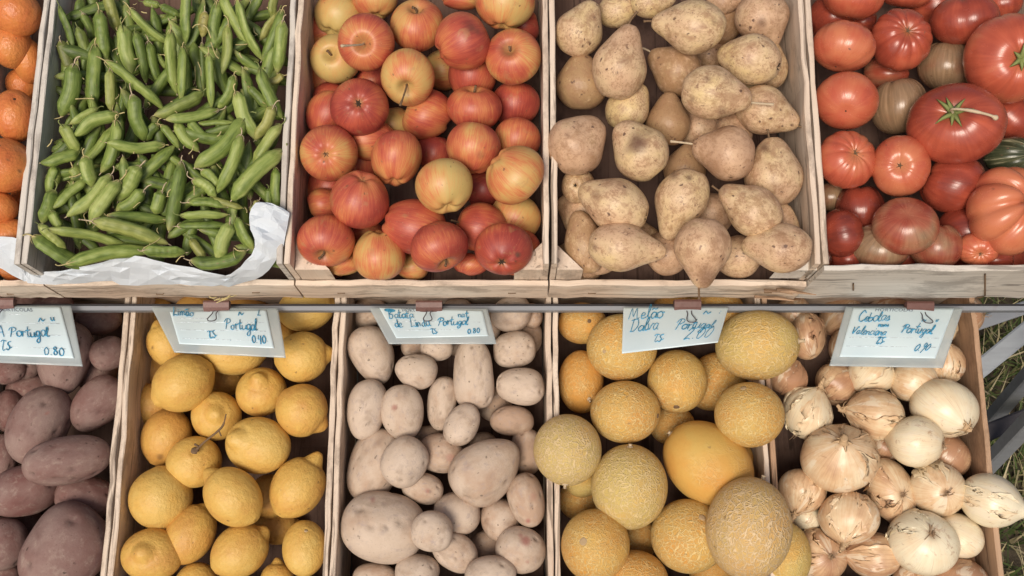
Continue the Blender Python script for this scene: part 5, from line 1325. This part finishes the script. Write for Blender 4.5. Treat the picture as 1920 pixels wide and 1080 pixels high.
# ------------------------------------------------------------------ price cards
GL = {
 'P': (1.15, [[(.12, 0), (.3, 1.0), (.42, 1.85)], [(-.15, 1.35), (.25, 1.95), (.9, 1.9), (1.05, 1.45), (.6, 1.05), (.2, 1.0)]]),
 'o': (.95, [[(.5, 1), (.1, .75), (.1, .2), (.45, 0), (.8, .35), (.7, .85), (.45, .98), (.75, .85), (1.0, .9)]]),
 'r': (.75, [[(0, .85), (.2, 1), (.18, .05)], [(.18, .6), (.45, .98), (.78, .85)]]),
 't': (.75, [[(.42, 1.8), (.28, .4), (.45, .02), (.78, .25)], [(.0, 1.1), (.8, 1.2)]]),
 'u': (.95, [[(.0, .95), (.05, .2), (.35, .02), (.68, .45), (.75, 1)], [(.75, 1), (.72, .2), (.98, .1)]]),
 'g': (.95, [[(.75, .88), (.35, 1), (.06, .5), (.35, .08), (.72, .55), (.78, .95), (.72, -.5), (.38, -.9), (.08, -.55), (.9, .2)]]),
 'a': (.95, [[(.75, .88), (.35, 1), (.05, .5), (.3, .02), (.68, .45), (.76, .95), (.72, .2), (.98, .12)]]),
 'l': (.6, [[(.0, .2), (.42, 1.3), (.38, 1.95), (.18, 1.5), (.18, .3), (.38, .0), (.62, .2)]]),
 'i': (.45, [[(.12, 1), (.12, .2), (.4, .08)], [(.16, 1.42), (.2, 1.5)]]),
 'm': (1.35, [[(0, .95), (.1, .05)], [(.1, .6), (.35, 1), (.52, .8), (.52, .05)], [(.52, .6), (.8, 1), (.98, .75), (.98, .2), (1.3, .1)]]),
 'n': (.95, [[(0, .95), (.1, .05)], [(.1, .6), (.4, 1), (.62, .75), (.62, .2), (.95, .1)]]),
 'e': (.85, [[(.05, .45), (.6, .62), (.6, .95), (.3, 1), (.05, .5), (.25, .02), (.85, .25)]]),
 'd': (.98, [[(.72, .88), (.35, 1), (.05, .5), (.3, .02), (.68, .5), (.82, 2.0)], [(.82, 2.0), (.72, .3), (.98, .12)]]),
 'b': (.9, [[(.1, 1.95), (.1, .1), (.45, .0), (.75, .4), (.55, .9), (.15, .7), (.85, .9)]]),
 'c': (.8, [[(.7, .85), (.35, 1), (.05, .5), (.3, .02), (.8, .25)]]),
 's': (.75, [[(.1, .3), (.45, 1), (.6, .4), (.35, .02), (.05, .15)], [(.5, .1), (.8, .3)]]),
 'v': (.85, [[(.0, .95), (.28, .02), (.65, .95), (.95, .9)]]),
 'z': (.85, [[(.05, .95), (.65, .95), (.1, .05), (.8, .1)]]),
 'L': (1.1, [[(.35, 1.8), (.2, .8), (.0, .05), (.4, .2), (1.0, .05)]]),
 'B': (1.2, [[(.2, 1.9), (.05, 0)], [(-.1, 1.6), (.6, 1.95), (.85, 1.5), (.2, 1.05), (.9, .8), (.7, .1), (.05, .05)]]),
 'M': (1.7, [[(-.1, .0), (.3, 1.75), (.6, .4), (1.05, 1.8), (1.25, .1), (1.6, .2)]]),
 'D': (1.3, [[(.25, 1.8), (.15, 0)], [(-.1, 1.6), (.8, 1.75), (1.1, .9), (.6, .1), (.0, .05)]]),
 'V': (1.2, [[(.0, 1.8), (.3, .05), (.9, 1.8), (1.2, 1.7)]]),
 'C': (1.2, [[(1.0, 1.5), (.6, 1.9), (.05, 1.1), (.2, .2), (.65, .02), (1.1, .35)]]),
 'A': (1.3, [[(.0, 0), (.5, 1.85), (.95, .0)], [(.15, .7), (.9, .75)]]),
 'T': (.9, [[(-.1, 1.5), (.2, 1.75), (.9, 1.6)], [(.45, 1.65), (.3, .4), (.55, .05), (.8, .3)]]),
 'S': (1.0, [[(.75, 1.5), (.35, 1.4), (.25, 1.0), (.6, .6), (.4, .1), (.0, .3)], [(.55, .35), (1.0, .6)]]),
 '0': (1.0, [[(.45, 1.5), (.08, .9), (.2, .1), (.6, .1), (.8, .9), (.45, 1.5)]]),
 '2': (1.1, [[(.05, 1.2), (.45, 1.65), (.75, 1.2), (.1, .05), (.5, .15), (1.0, .02)]]),
 '4': (1.0, [[(.25, 1.5), (.1, .75), (.8, .75)], [(.7, 1.4), (.6, -.2)]]),
 '8': (1.0, [[(.7, 1.3), (.35, 1.55), (.15, 1.15), (.75, .5), (.45, .02), (.1, .4), (.7, 1.3)]]),
 '9': (1.0, [[(.75, 1.2), (.35, 1.55), (.12, 1.05), (.45, .8), (.78, 1.3), (.6, .4), (.35, -.35)]]),
 '.': (.5, [[(.15, .05), (.22, .1)]]), ',': (.4, [[(.15, .1), (.05, -.3)]]), ':': (.5, [[(.15, .1), (.2, .15)], [(.15, .8), (.2, .85)]]),
 '~': (1.5, [[(.0, .2), (.3, .9), (.7, .5), (1.0, .3), (1.4, .7)]]), ' ': (.8, []), '-': (.9, [[(.0, .5), (.8, .6)]]),
}
def write(text, s0, t0, h, asp, slant=None):
    """pen strokes of text in card coordinates; baseline at (s0, t0), x-height h (of the card height)"""
    out = []; x = 0; slant = rng.uniform(.08, .42) if slant is None else slant; rise = rng.uniform(-.05, .06)
    for ch in text:
        kx, ky = rng.uniform(.85, 1.12), rng.uniform(.82, 1.15)
        if ch in 'ãâ':
            adv, st = GL['a']; st = st + [[(.05, 1.4), (.3, 1.65), (.5, 1.45), (.8, 1.7)]]
        else: adv, st = GL[ch]
        jx, jy = rng.uniform(-.05, .05), rng.uniform(-.07, .07)
        for q in st: out.append([(s0 + (x + px_ * kx + jx + slant * py_) * h * asp, t0 - (py_ * ky + jy + rise * x) * h) for px_, py_ in q])
        x += adv * .98
    return out
def printed(text, s0, t0, h, asp, wide=1.):
    cu = bpy.data.curves.new('printed', 'FONT'); cu.body = text; cu.resolution_u = 2
    ob = bpy.data.objects.new('printed', cu); me = ob.to_mesh()
    V = [(s0 + v.co.x * h * asp * wide, t0 - v.co.y * h) for v in me.vertices]; F = [tuple(p.vertices) for p in me.polygons]
    ob.to_mesh_clear(); bpy.data.objects.remove(ob); bpy.data.curves.remove(cu)
    return V, F
def mat_ink(name, c):
    b = NB(name, .5, .4); tc = b.n.new('ShaderNodeTexCoord').outputs['Object']
    n = b.noise(tc, 260, 3); return b.done(b.mix(b.step(n, .35, .7), tuple(x * .75 for x in c), tuple(min(1, x * 1.6 + .03) for x in c)))
INK, PRINT = mat_ink('blue_pen_ink', (.035, .25, .42)), mat_ink('grey_print_ink', (.10, .14, .20))
LINE = mat_ink('pale_rule_ink', (.50, .56, .60))
def mat_sleeve():
    b = NB('clear_plastic_sleeve', .18, .5); tc = b.n.new('ShaderNodeTexCoord').outputs['Object']
    n = b.noise(tc, 25, 4)
    m = b.done(b.mix(n, (.46, .54, .56), (.62, .68, .68)), b.bump(n, .3, .004))
    tr = b.n.new('ShaderNodeBsdfTransparent'); tr.inputs[0].default_value = (.93, .95, .96, 1)
    mx = b.n.new('ShaderNodeMixShader'); mx.inputs[0].default_value = .42
    b.lk(b.b.outputs[0], mx.inputs[1]); b.lk(tr.outputs[0], mx.inputs[2]); b.lk(mx.outputs[0], b.n['Material Output'].inputs[0])
    return m
SLEEVE = mat_sleeve()
def mat_card():
    b = NB('card_paper', .32, .45); tc = b.n.new('ShaderNodeTexCoord').outputs['Object']
    n = b.noise(tc, 14, 5); return b.done(b.mix(n, (.55, .70, .76), (.68, .78, .80)), b.bump(n, .12, .003))
CARD = mat_card()

def price_card(outer, inner, wt, wb, label, texts, prints, oval=None, rules=(), curl=None):
    """outer, inner: photo corners TL TR BR BL of the sleeve and of the paper in it"""
    def fn(Q, dz):
        Q = np.array(Q, float)
        def g(s, t):
            p = (Q[0]*(1-s)+Q[1]*s)*(1-t) + (Q[3]*(1-s)+Q[2]*s)*t
            k = (p[1] - 574) / 100
            w = wt + (wb - wt) * np.clip(k, -.1, 1.3) + .008 * math.sin(math.pi * np.clip(k, 0, 1)) + .0025 * math.sin(p[0] * .045)
            if curl: w += curl * max(0, s - .72) ** 2 * 10 * max(0, t)
            return at(p[0], p[1], w + dz)[0]
        return g
    o_ = fn(outer, 0); i_ = fn(inner or outer, .0016 if inner else .0)
    org = o_(.5, .5)
    root = empty('price_card', org); tag(root, label, 'price card', 'price cards clipped along the rail')
    n = np.array([0, 0, 1.])
    if inner: sheet(o_, 44, 22, .0008, SLEEVE, 'plastic_sleeve', root, org)
    sheet(i_, 44, 22, .0007, CARD, 'paper', root, org)
    Q = np.array(inner or outer, float); asp = abs(Q[3][1] - Q[0][1]) / abs(Q[1][0] - Q[0][0])
    out = []
    for tx, s0, t0, h in texts:
        for q in write(tx, s0, t0, h, asp):
            P = smooth_pts([i_(a, b) - org + n * .0006 for a, b in q], 4)
            P = P + n * .0007; out.append(tube(P, .00058 * rng.uniform(.75, 1.3), 5))
    if oval:
        s, t, a, b = oval; P = [i_(s, t) - org + n * .0007] + [i_(s + a * math.cos(k * .393), t + b * math.sin(k * .393)) - org + n * .0007 for k in range(16)]
        link('printed_emblem', mesh_from('printed_emblem', P, [(0, 1 + k, 1 + (k + 1) % 16) for k in range(16)], INK, smooth=False), parent=root)
    link('handwritten_lettering', mesh_from('handwritten_lettering', *join(*out), INK), parent=root)
    for tx, s0, t0, h, wd in prints:
        V_, F_ = printed(tx, s0, t0, h, asp, wd)
        link('printed_lettering', mesh_from('printed_lettering', [i_(a, b) - org + n * .0006 for a, b in V_], F_, PRINT, smooth=False), parent=root)
    rl = [tube([i_(a + (b - a) * k / 6, t) - org + n * .0001 for k in range(7)], .00035, 4) for a, b, t in rules]
    if rl: link('ruled_line', mesh_from('ruled_line', *join(*rl), LINE), parent=root)
RUL = [(.05, .95, .33), (.05, .95, .56), (.05, .95, .82)]
price_card([(-95, 573), (133, 573), (155, 687), (-78, 677)], [(-85, 574), (113, 575), (139, 672), (-72, 664)], -.150, -.118,
           'cut off price card with blue writing above the red potatoes',
           [('~', .76, .32, .09), ('u', .88, .28, .07), ('A Portugal', .36, .62, .115), ('TS', .36, .90, .12), ('0.80', .74, .95, .12)],
           [('HORTICOLAS', .41, .10, .10, 1.15)], rules=[(.5, .62, .16)] + RUL)
price_card([(283, 575), (521, 578), (536, 671), (327, 661)], [(318, 584), (499, 581), (514, 653), (336, 645)], -.150, -.114,
           'price card reading Limao above the lemons',
           [('Limão', .03, .13, .13), ('~', .70, .17, .12), ('L', .90, .16, .09), ('Portugal', .53, .52, .145), ('TS', .33, .80, .14), ('.', .55, .84, .12), ('0.40', .78, .88, .13)],
           [], rules=[(.06, .38, .22)] + RUL)
price_card([(692, 577), (914, 579), (931, 645), (729, 645)], [(711, 577), (905, 583), (916, 630), (743, 634)], -.150, -.118,
           'small price card with blue oval emblem above the white potatoes',
           [('Batata', .04, .36, .155), ('nat.', .74, .28, .13), ('de', .05, .66, .16), ('Linda', .22, .64, .16), ('Portugal', .50, .60, .155), ('TS', .40, .90, .13), ('0.80', .78, .90, .14)],
           [('HORT', .21, .115, .16, 1.0)], oval=(.09, .08, .055, .06), rules=[(.05, .95, .45), (.05, .95, .74)])
price_card([(1169, 576), (1366, 576), (1346, 642), (1166, 663)], None, -.150, -.100,
           'price card with curled corner reading 2.00 above the melons',
           [('Melão', .06, .26, .15), ('~', .77, .20, .10), (':', .92, .18, .08), ('Dalva', .07, .54, .14), ('Portugal', .52, .56, .125), ('TS', .31, .83, .12), ('2.00', .62, .84, .18)],
           [], rules=[], curl=.02)
price_card([(1586, 575), (1806, 577), (1768, 690), (1555, 686)], [(1600, 577), (1789, 578), (1754, 672), (1574, 669)], -.150, -.110,
           'largest price card reading 0.90 above the onions',
           [('Cebolas', .08, .29, .105), ('~', .72, .28, .06), ('u', .86, .27, .05), ('novas', .30, .385, .05), ('Valenciana', .05, .535, .085), ('Portugal', .55, .50, .095), ('TS', .32, .74, .09), ('0.90', .74, .86, .095)],
           [('HORTICOLAS', .22, .07, .085, 1.5)], rules=[(.04, .96, .6), (.04, .96, .78)])

# ------------------------------------------------------------------ clips, stand
def mat_metal(name, c, rust=.25):
    b = NB(name, .45, .5); tc = b.n.new('ShaderNodeTexCoord').outputs['Object']
    v = b.vmath('ADD', tc, b.rnd()); n = b.noise(v, 30, 6); q = b.noise(b.vmath('MULTIPLY', v, (3, 60, 60)), 1.5, 5)
    col = b.mix(q, tuple(x * .75 for x in c), tuple(min(1, x * 1.2) for x in c))
    col = b.mix(b.math('MULTIPLY', b.step(n, .58, .70), rust), col, (.16, .08, .045))
    m = b.done(col, b.bump(n, .15, .001), b.math('ADD', .35, b.math('MULTIPLY', n, .3)))
    b.b.inputs['Metallic'].default_value = .35; return m
METAL, METALD, METALL = mat_metal('galvanised_steel', (.28, .30, .33)), mat_metal('dark_steel', (.055, .05, .055), .4), mat_metal('pale_painted_steel', (.33, .36, .39), .1)
CLIPM = flat('rusty_clip_paint', (.125, .058, .048), .45, .4, .3, 30)
CLIPD = flat('dark_rusty_clip', (.16, .085, .075), .5, .4, .35, 30)
WIRE = flat('clip_wire', (.09, .09, .11), .35, .6)
def clip(x, y, wpx, hpx, label, mat, dx=0):
    c, t = at(x, y, -.149); s = t / FPX; o = empty('binder_clip', c); tag(o, label, 'binder clip', 'binder clips holding the price cards')
    hw, hh = wpx / 2 * s, hpx / 2 * s
    prof = [(-hh, .001), (-hh * .98, .004), (-hh * .3, .0085), (hh * .6, .0105), (hh, .009), (hh * 1.05, .004), (hh * .9, -.002), (-hh * .9, -.002)]
    V = []; n = len(prof)
    for k, x_ in enumerate(np.linspace(-hw, hw, 7)):
        for a, b in prof: V.append((x_, a, b + rng.normal() * .0001))
    F = [(i*n+j, i*n+(j+1) % n, (i+1)*n+(j+1) % n, (i+1)*n+j) for i in range(6) for j in range(n)] + [tuple(range(n))[::-1], tuple(6*n+j for j in range(n))]
    me = mesh_from('clip_body', V, F, mat, smooth=False); bm_fix(me); link('clip_body', me, parent=o)
    for r in (hh * .0,): pass
    lo_ = [(-.30, .0), (-.27, .40), (-.48, 1.0), (-.52, 1.3), (-.35, 1.55), (.05, 1.62), (.42, 1.5), (.52, 1.25), (.42, .95), (.22, .45), (.27, .0)]
    P = smooth_pts([np.array([a * hw * .62 + dx * s, -hh - b * hh * 1.55, .009 + .0125 * b]) for a, b in lo_], 5)
    link('wire_handle', mesh_from('wire_handle', *tube(P, .0008, 7), WIRE), parent=o)
    for q in (-.55, .55):
        link('rolled_edge', mesh_from('rolled_edge', *tube(np.array([[q * hw - hw * .38, -hh, .003], [q * hw, -hh - .0003, .0033], [q * hw + hw * .38, -hh, .003]]), .0014, 8), mat), parent=o)
clip(8, 572, 44, 22, 'brown binder clip at the left end of the rail', CLIPD)
clip(408, 576, 48, 20, 'dark rusty binder clip above the lemons', CLIPD, 0)
clip(805, 576, 49, 20, 'reddish binder clip above the white potatoes', CLIPM)
clip(1288, 575, 50, 22, 'reddish binder clip above the melons', CLIPM, 2)
clip(1722, 578, 51, 21, 'reddish binder clip above the onions', CLIPM, 3)
# straw caught on the dark clip
cs = at(410, 566, -.137)[0]
so = [tube(smooth_pts([rng.normal(size=3) * [.010, .002, .001] + [.0, .002, .001], rng.normal(size=3) * [.012, .003, .002] + [0, .004, .004]], 4), .0006, 5) for _ in range(9)]
s_o = link('straw_wisp', mesh_from('straw_wisp', *join(*so), M['straw']), local=Matrix.Translation(Vector(cs)))
tag(s_o, 'wisp of dry straw caught on the dark binder clip', 'straw')

st_c = np.array([0, 0, -.16]); stand = empty('display_stand', st_c)
tag(stand, 'grey steel market stand carrying both rows of crates', 'stand')
def bar(name, p, q, wid, thk, mat, side=(0, 1, 0)):
    p, q = np.asarray(p, float) - st_c, np.asarray(q, float) - st_c
    d = q - p; L = np.linalg.norm(d); d /= L; s_ = np.asarray(side, float); s_ = s_ - (s_ @ d) * d; s_ /= np.linalg.norm(s_); n_ = np.cross(d, s_)
    V = []
    for k in range(9):
        for a, b in ((-1, -.8), (-.8, -1), (.8, -1), (1, -.8), (1, .8), (.8, 1), (-.8, 1), (-1, .8)):
            V.append(p + d * L * k / 8 + s_ * a * wid / 2 + n_ * b * thk / 2)
    F = [(i*8+j, i*8+(j+1) % 8, (i+1)*8+(j+1) % 8, (i+1)*8+j) for i in range(8) for j in range(8)] + [tuple(range(8))[::-1], tuple(64+j for j in range(8))]
    me = mesh_from(name, V, F, mat, smooth=False); bm_fix(me); return link(name, me, parent=stand)
v1, v2 = at(960, 581, -.156)[0][1], at(960, 569, -.156)[0][1]
vm = (v1 + v2) / 2
bar('front_rail', (-1.15, vm, -.172), (1.15, vm, -.172), abs(v2 - v1) * .8, .014, METAL)
bar('rail_lip', (-1.15, vm + abs(v2 - v1) * .55, -.176), (1.15, vm + abs(v2 - v1) * .55, -.176), .006, .006, METALD)
bar('shelf_slat', (-1.15, VF + .08, -.162), (1.15, VF + .08, -.162), .05, .02, METALD)
bar('shelf_slat', (-1.15, VF + .40, -.162), (1.15, VF + .40, -.162), .05, .02, METALD)
bar('shelf_slat', (-1.15, VF - .12, -.348), (lx[5] + .004, VF - .12, -.348), .05, .02, METALD)
bar('shelf_slat', (-1.15, VF - .36, -.348), (lx[5] + .004, VF - .36, -.348), .05, .02, METALD)
def pb(name, x1, y1, x2, y2, w1, w2, wid, thk, mat, side=(0, 1, 0)):
    bar(name, at(x1, y1, w1)[0], at(x2, y2, w2)[0], wid, thk, mat, side)
def upright(p, w_top, name='leg', mat=METAL):
    """a leg that stands upright in the world through point p, from height w_top of the stall down to the ground"""
    P = MW @ Vector(p); dn = MWI.to_3x3() @ Vector((0, 0, -1)); k = (p[2] - w_top) / dn[2]
    Q = MWI @ Vector((P.x, P.y, 0))
    bar(name, np.array(p) - np.array(dn) * k, tuple(Q), .026, .026, mat, (1, 0, 0))
upright(at(1906, 815, -.50)[0], -.20)
upright(at(1985, 640, -.45)[0], -.17)
upright(at(1700, 300, -.70)[0], -.18); upright(at(200, 300, -.70)[0], -.18)
upright(at(200, 900, -.70)[0], -.36); upright(at(1550, 950, -.75)[0], -.36)
pb('side_brace', 1745, 767, 1990, 567, -.50, -.47, .030, .012, METALL)
pb('side_brace', 1700, 652, 2010, 547, -.30, -.30, .020, .012, METAL)
pb('shadow_bar', 1660, 886, 1990, 756, -.60, -.60, .030, .02, METALD)  # dark bar added to stand in for a rectangle of shadow beside the crates

# ------------------------------------------------------------------ ground and grass
def wobj(name, V, F, mat, attrs=None, smooth=False):
    o = bpy.data.objects.new(name, mesh_from(name, V, F, mat, attrs, smooth)); COL.objects.link(o); return o
gb = NB('trodden_ground', .95, .1); tc = gb.n.new('ShaderNodeTexCoord').outputs['Object']
gn = gb.noise(tc, 9, 8, .7); gq = gb.noise(tc, 1.2, 4)
GM = gb.done(gb.ramp(gb.math('ADD', gb.math('MULTIPLY', gn, .7), gb.math('MULTIPLY', gq, .3)), [(.3, (.055, .042, .03)), (.5, (.10, .08, .055)), (.7, (.13, .12, .06))]), gb.bump(gn, .8, .02))
S_ = 400
go = wobj('ground', [(-S_, -S_, 0), (S_, -S_, 0), (S_, S_, 0), (-S_, S_, 0)], [(0, 1, 2, 3)], GM); tag(go, None, None, kind='structure')
V_ = []; F_ = []; tone = []
wc = MW @ Vector(at(1890, 800, -.9)[0])
def world_hit(x, y):
    r = MW.to_3x3() @ Vector(ray(x, y)); c0 = MW @ Vector(CAM); return c0 + r * (c0.z / -r.z)
for k in range(5200):
    P = world_hit(1890, 800); px_, py_ = P.x + rng.normal() * .33, P.y + rng.normal() * .45
    h = rng.uniform(.03, .11); a = rng.uniform(0, 6.28); le = rng.uniform(.2, 1.3); wd = rng.uniform(.0018, .0042); tn = rng.random()
    ca, sa = math.cos(a), math.sin(a); b0 = len(V_)
    for t in (0, .5, 1):
        cx, cy, cz = px_ + ca * h * le * t * t, py_ + sa * h * le * t * t, h * t * (1 - .3 * le * t)
        w_ = wd * (1 - t * .92)
        V_ += [(cx - sa * w_, cy + ca * w_, cz), (cx + sa * w_, cy - ca * w_, cz)]; tone += [tn, tn]
    F_ += [(b0, b0+1, b0+3, b0+2), (b0+2, b0+3, b0+5, b0+4)]
gr = NB('grass_blades', .6, .2)
GRM = gr.done(gr.ramp(gr.attr('tone', out='Fac'), [(0, (.045, .07, .02)), (.45, (.085, .115, .035)), (.62, (.13, .14, .05)), (.75, (.30, .25, .13)), (1, (.42, .36, .22))]))
gs = wobj('grass', V_, F_, GRM, dict(tone=tone)); tag(gs, None, None, kind='stuff')

# ------------------------------------------------------------------ light, sky, camera
sd = np.array([-.20, -.36, .91]); sdw = (MW.to_3x3() @ Vector(sd)).normalized()     # towards the sun
el = math.asin(sdw.z); az = math.atan2(sdw.x, sdw.y)
wd_ = bpy.data.worlds.new('World'); scn.world = wd_; wd_.use_nodes = True; nt = wd_.node_tree
sk = nt.nodes.new('ShaderNodeTexSky'); sk.sky_type = 'NISHITA'; sk.sun_disc = False
sk.sun_elevation = el; sk.sun_rotation = az; sk.air_density = 1.0; sk.dust_density = 5.0; sk.ozone_density = .6
bg = nt.nodes['Background']; nt.links.new(sk.outputs[0], bg.inputs[0]); bg.inputs[1].default_value = SKY
sl = bpy.data.lights.new('sun', 'SUN'); sl.energy = SUN; sl.angle = R_(SUNANG); sl.color = (1, .90, .78)
so_ = bpy.data.objects.new('sun', sl); COL.objects.link(so_); so_.rotation_euler = sdw.to_track_quat('Z', 'Y').to_euler(); so_.location = sdw * 20
cam = bpy.data.cameras.new('camera'); cam.sensor_width = 36; cam.lens = 36 * FPX / 1920; cam.clip_start = .05; cam.clip_end = 2000
co = bpy.data.objects.new('camera', cam); COL.objects.link(co)
Cm = Matrix(((RT[0], UP[0], -FW[0], CAM[0]), (RT[1], UP[1], -FW[1], CAM[1]), (RT[2], UP[2], -FW[2], CAM[2]), (0, 0, 0, 1)))
co.matrix_world = MW @ Cm; scn.camera = co
vs = scn.view_settings; vs.view_transform = 'Standard'; vs.look = 'None'; vs.gamma = 1; vs.use_curve_mapping = False; vs.exposure = EXPO
scn.cycles.max_bounces = 8; scn.cycles.use_denoising = True
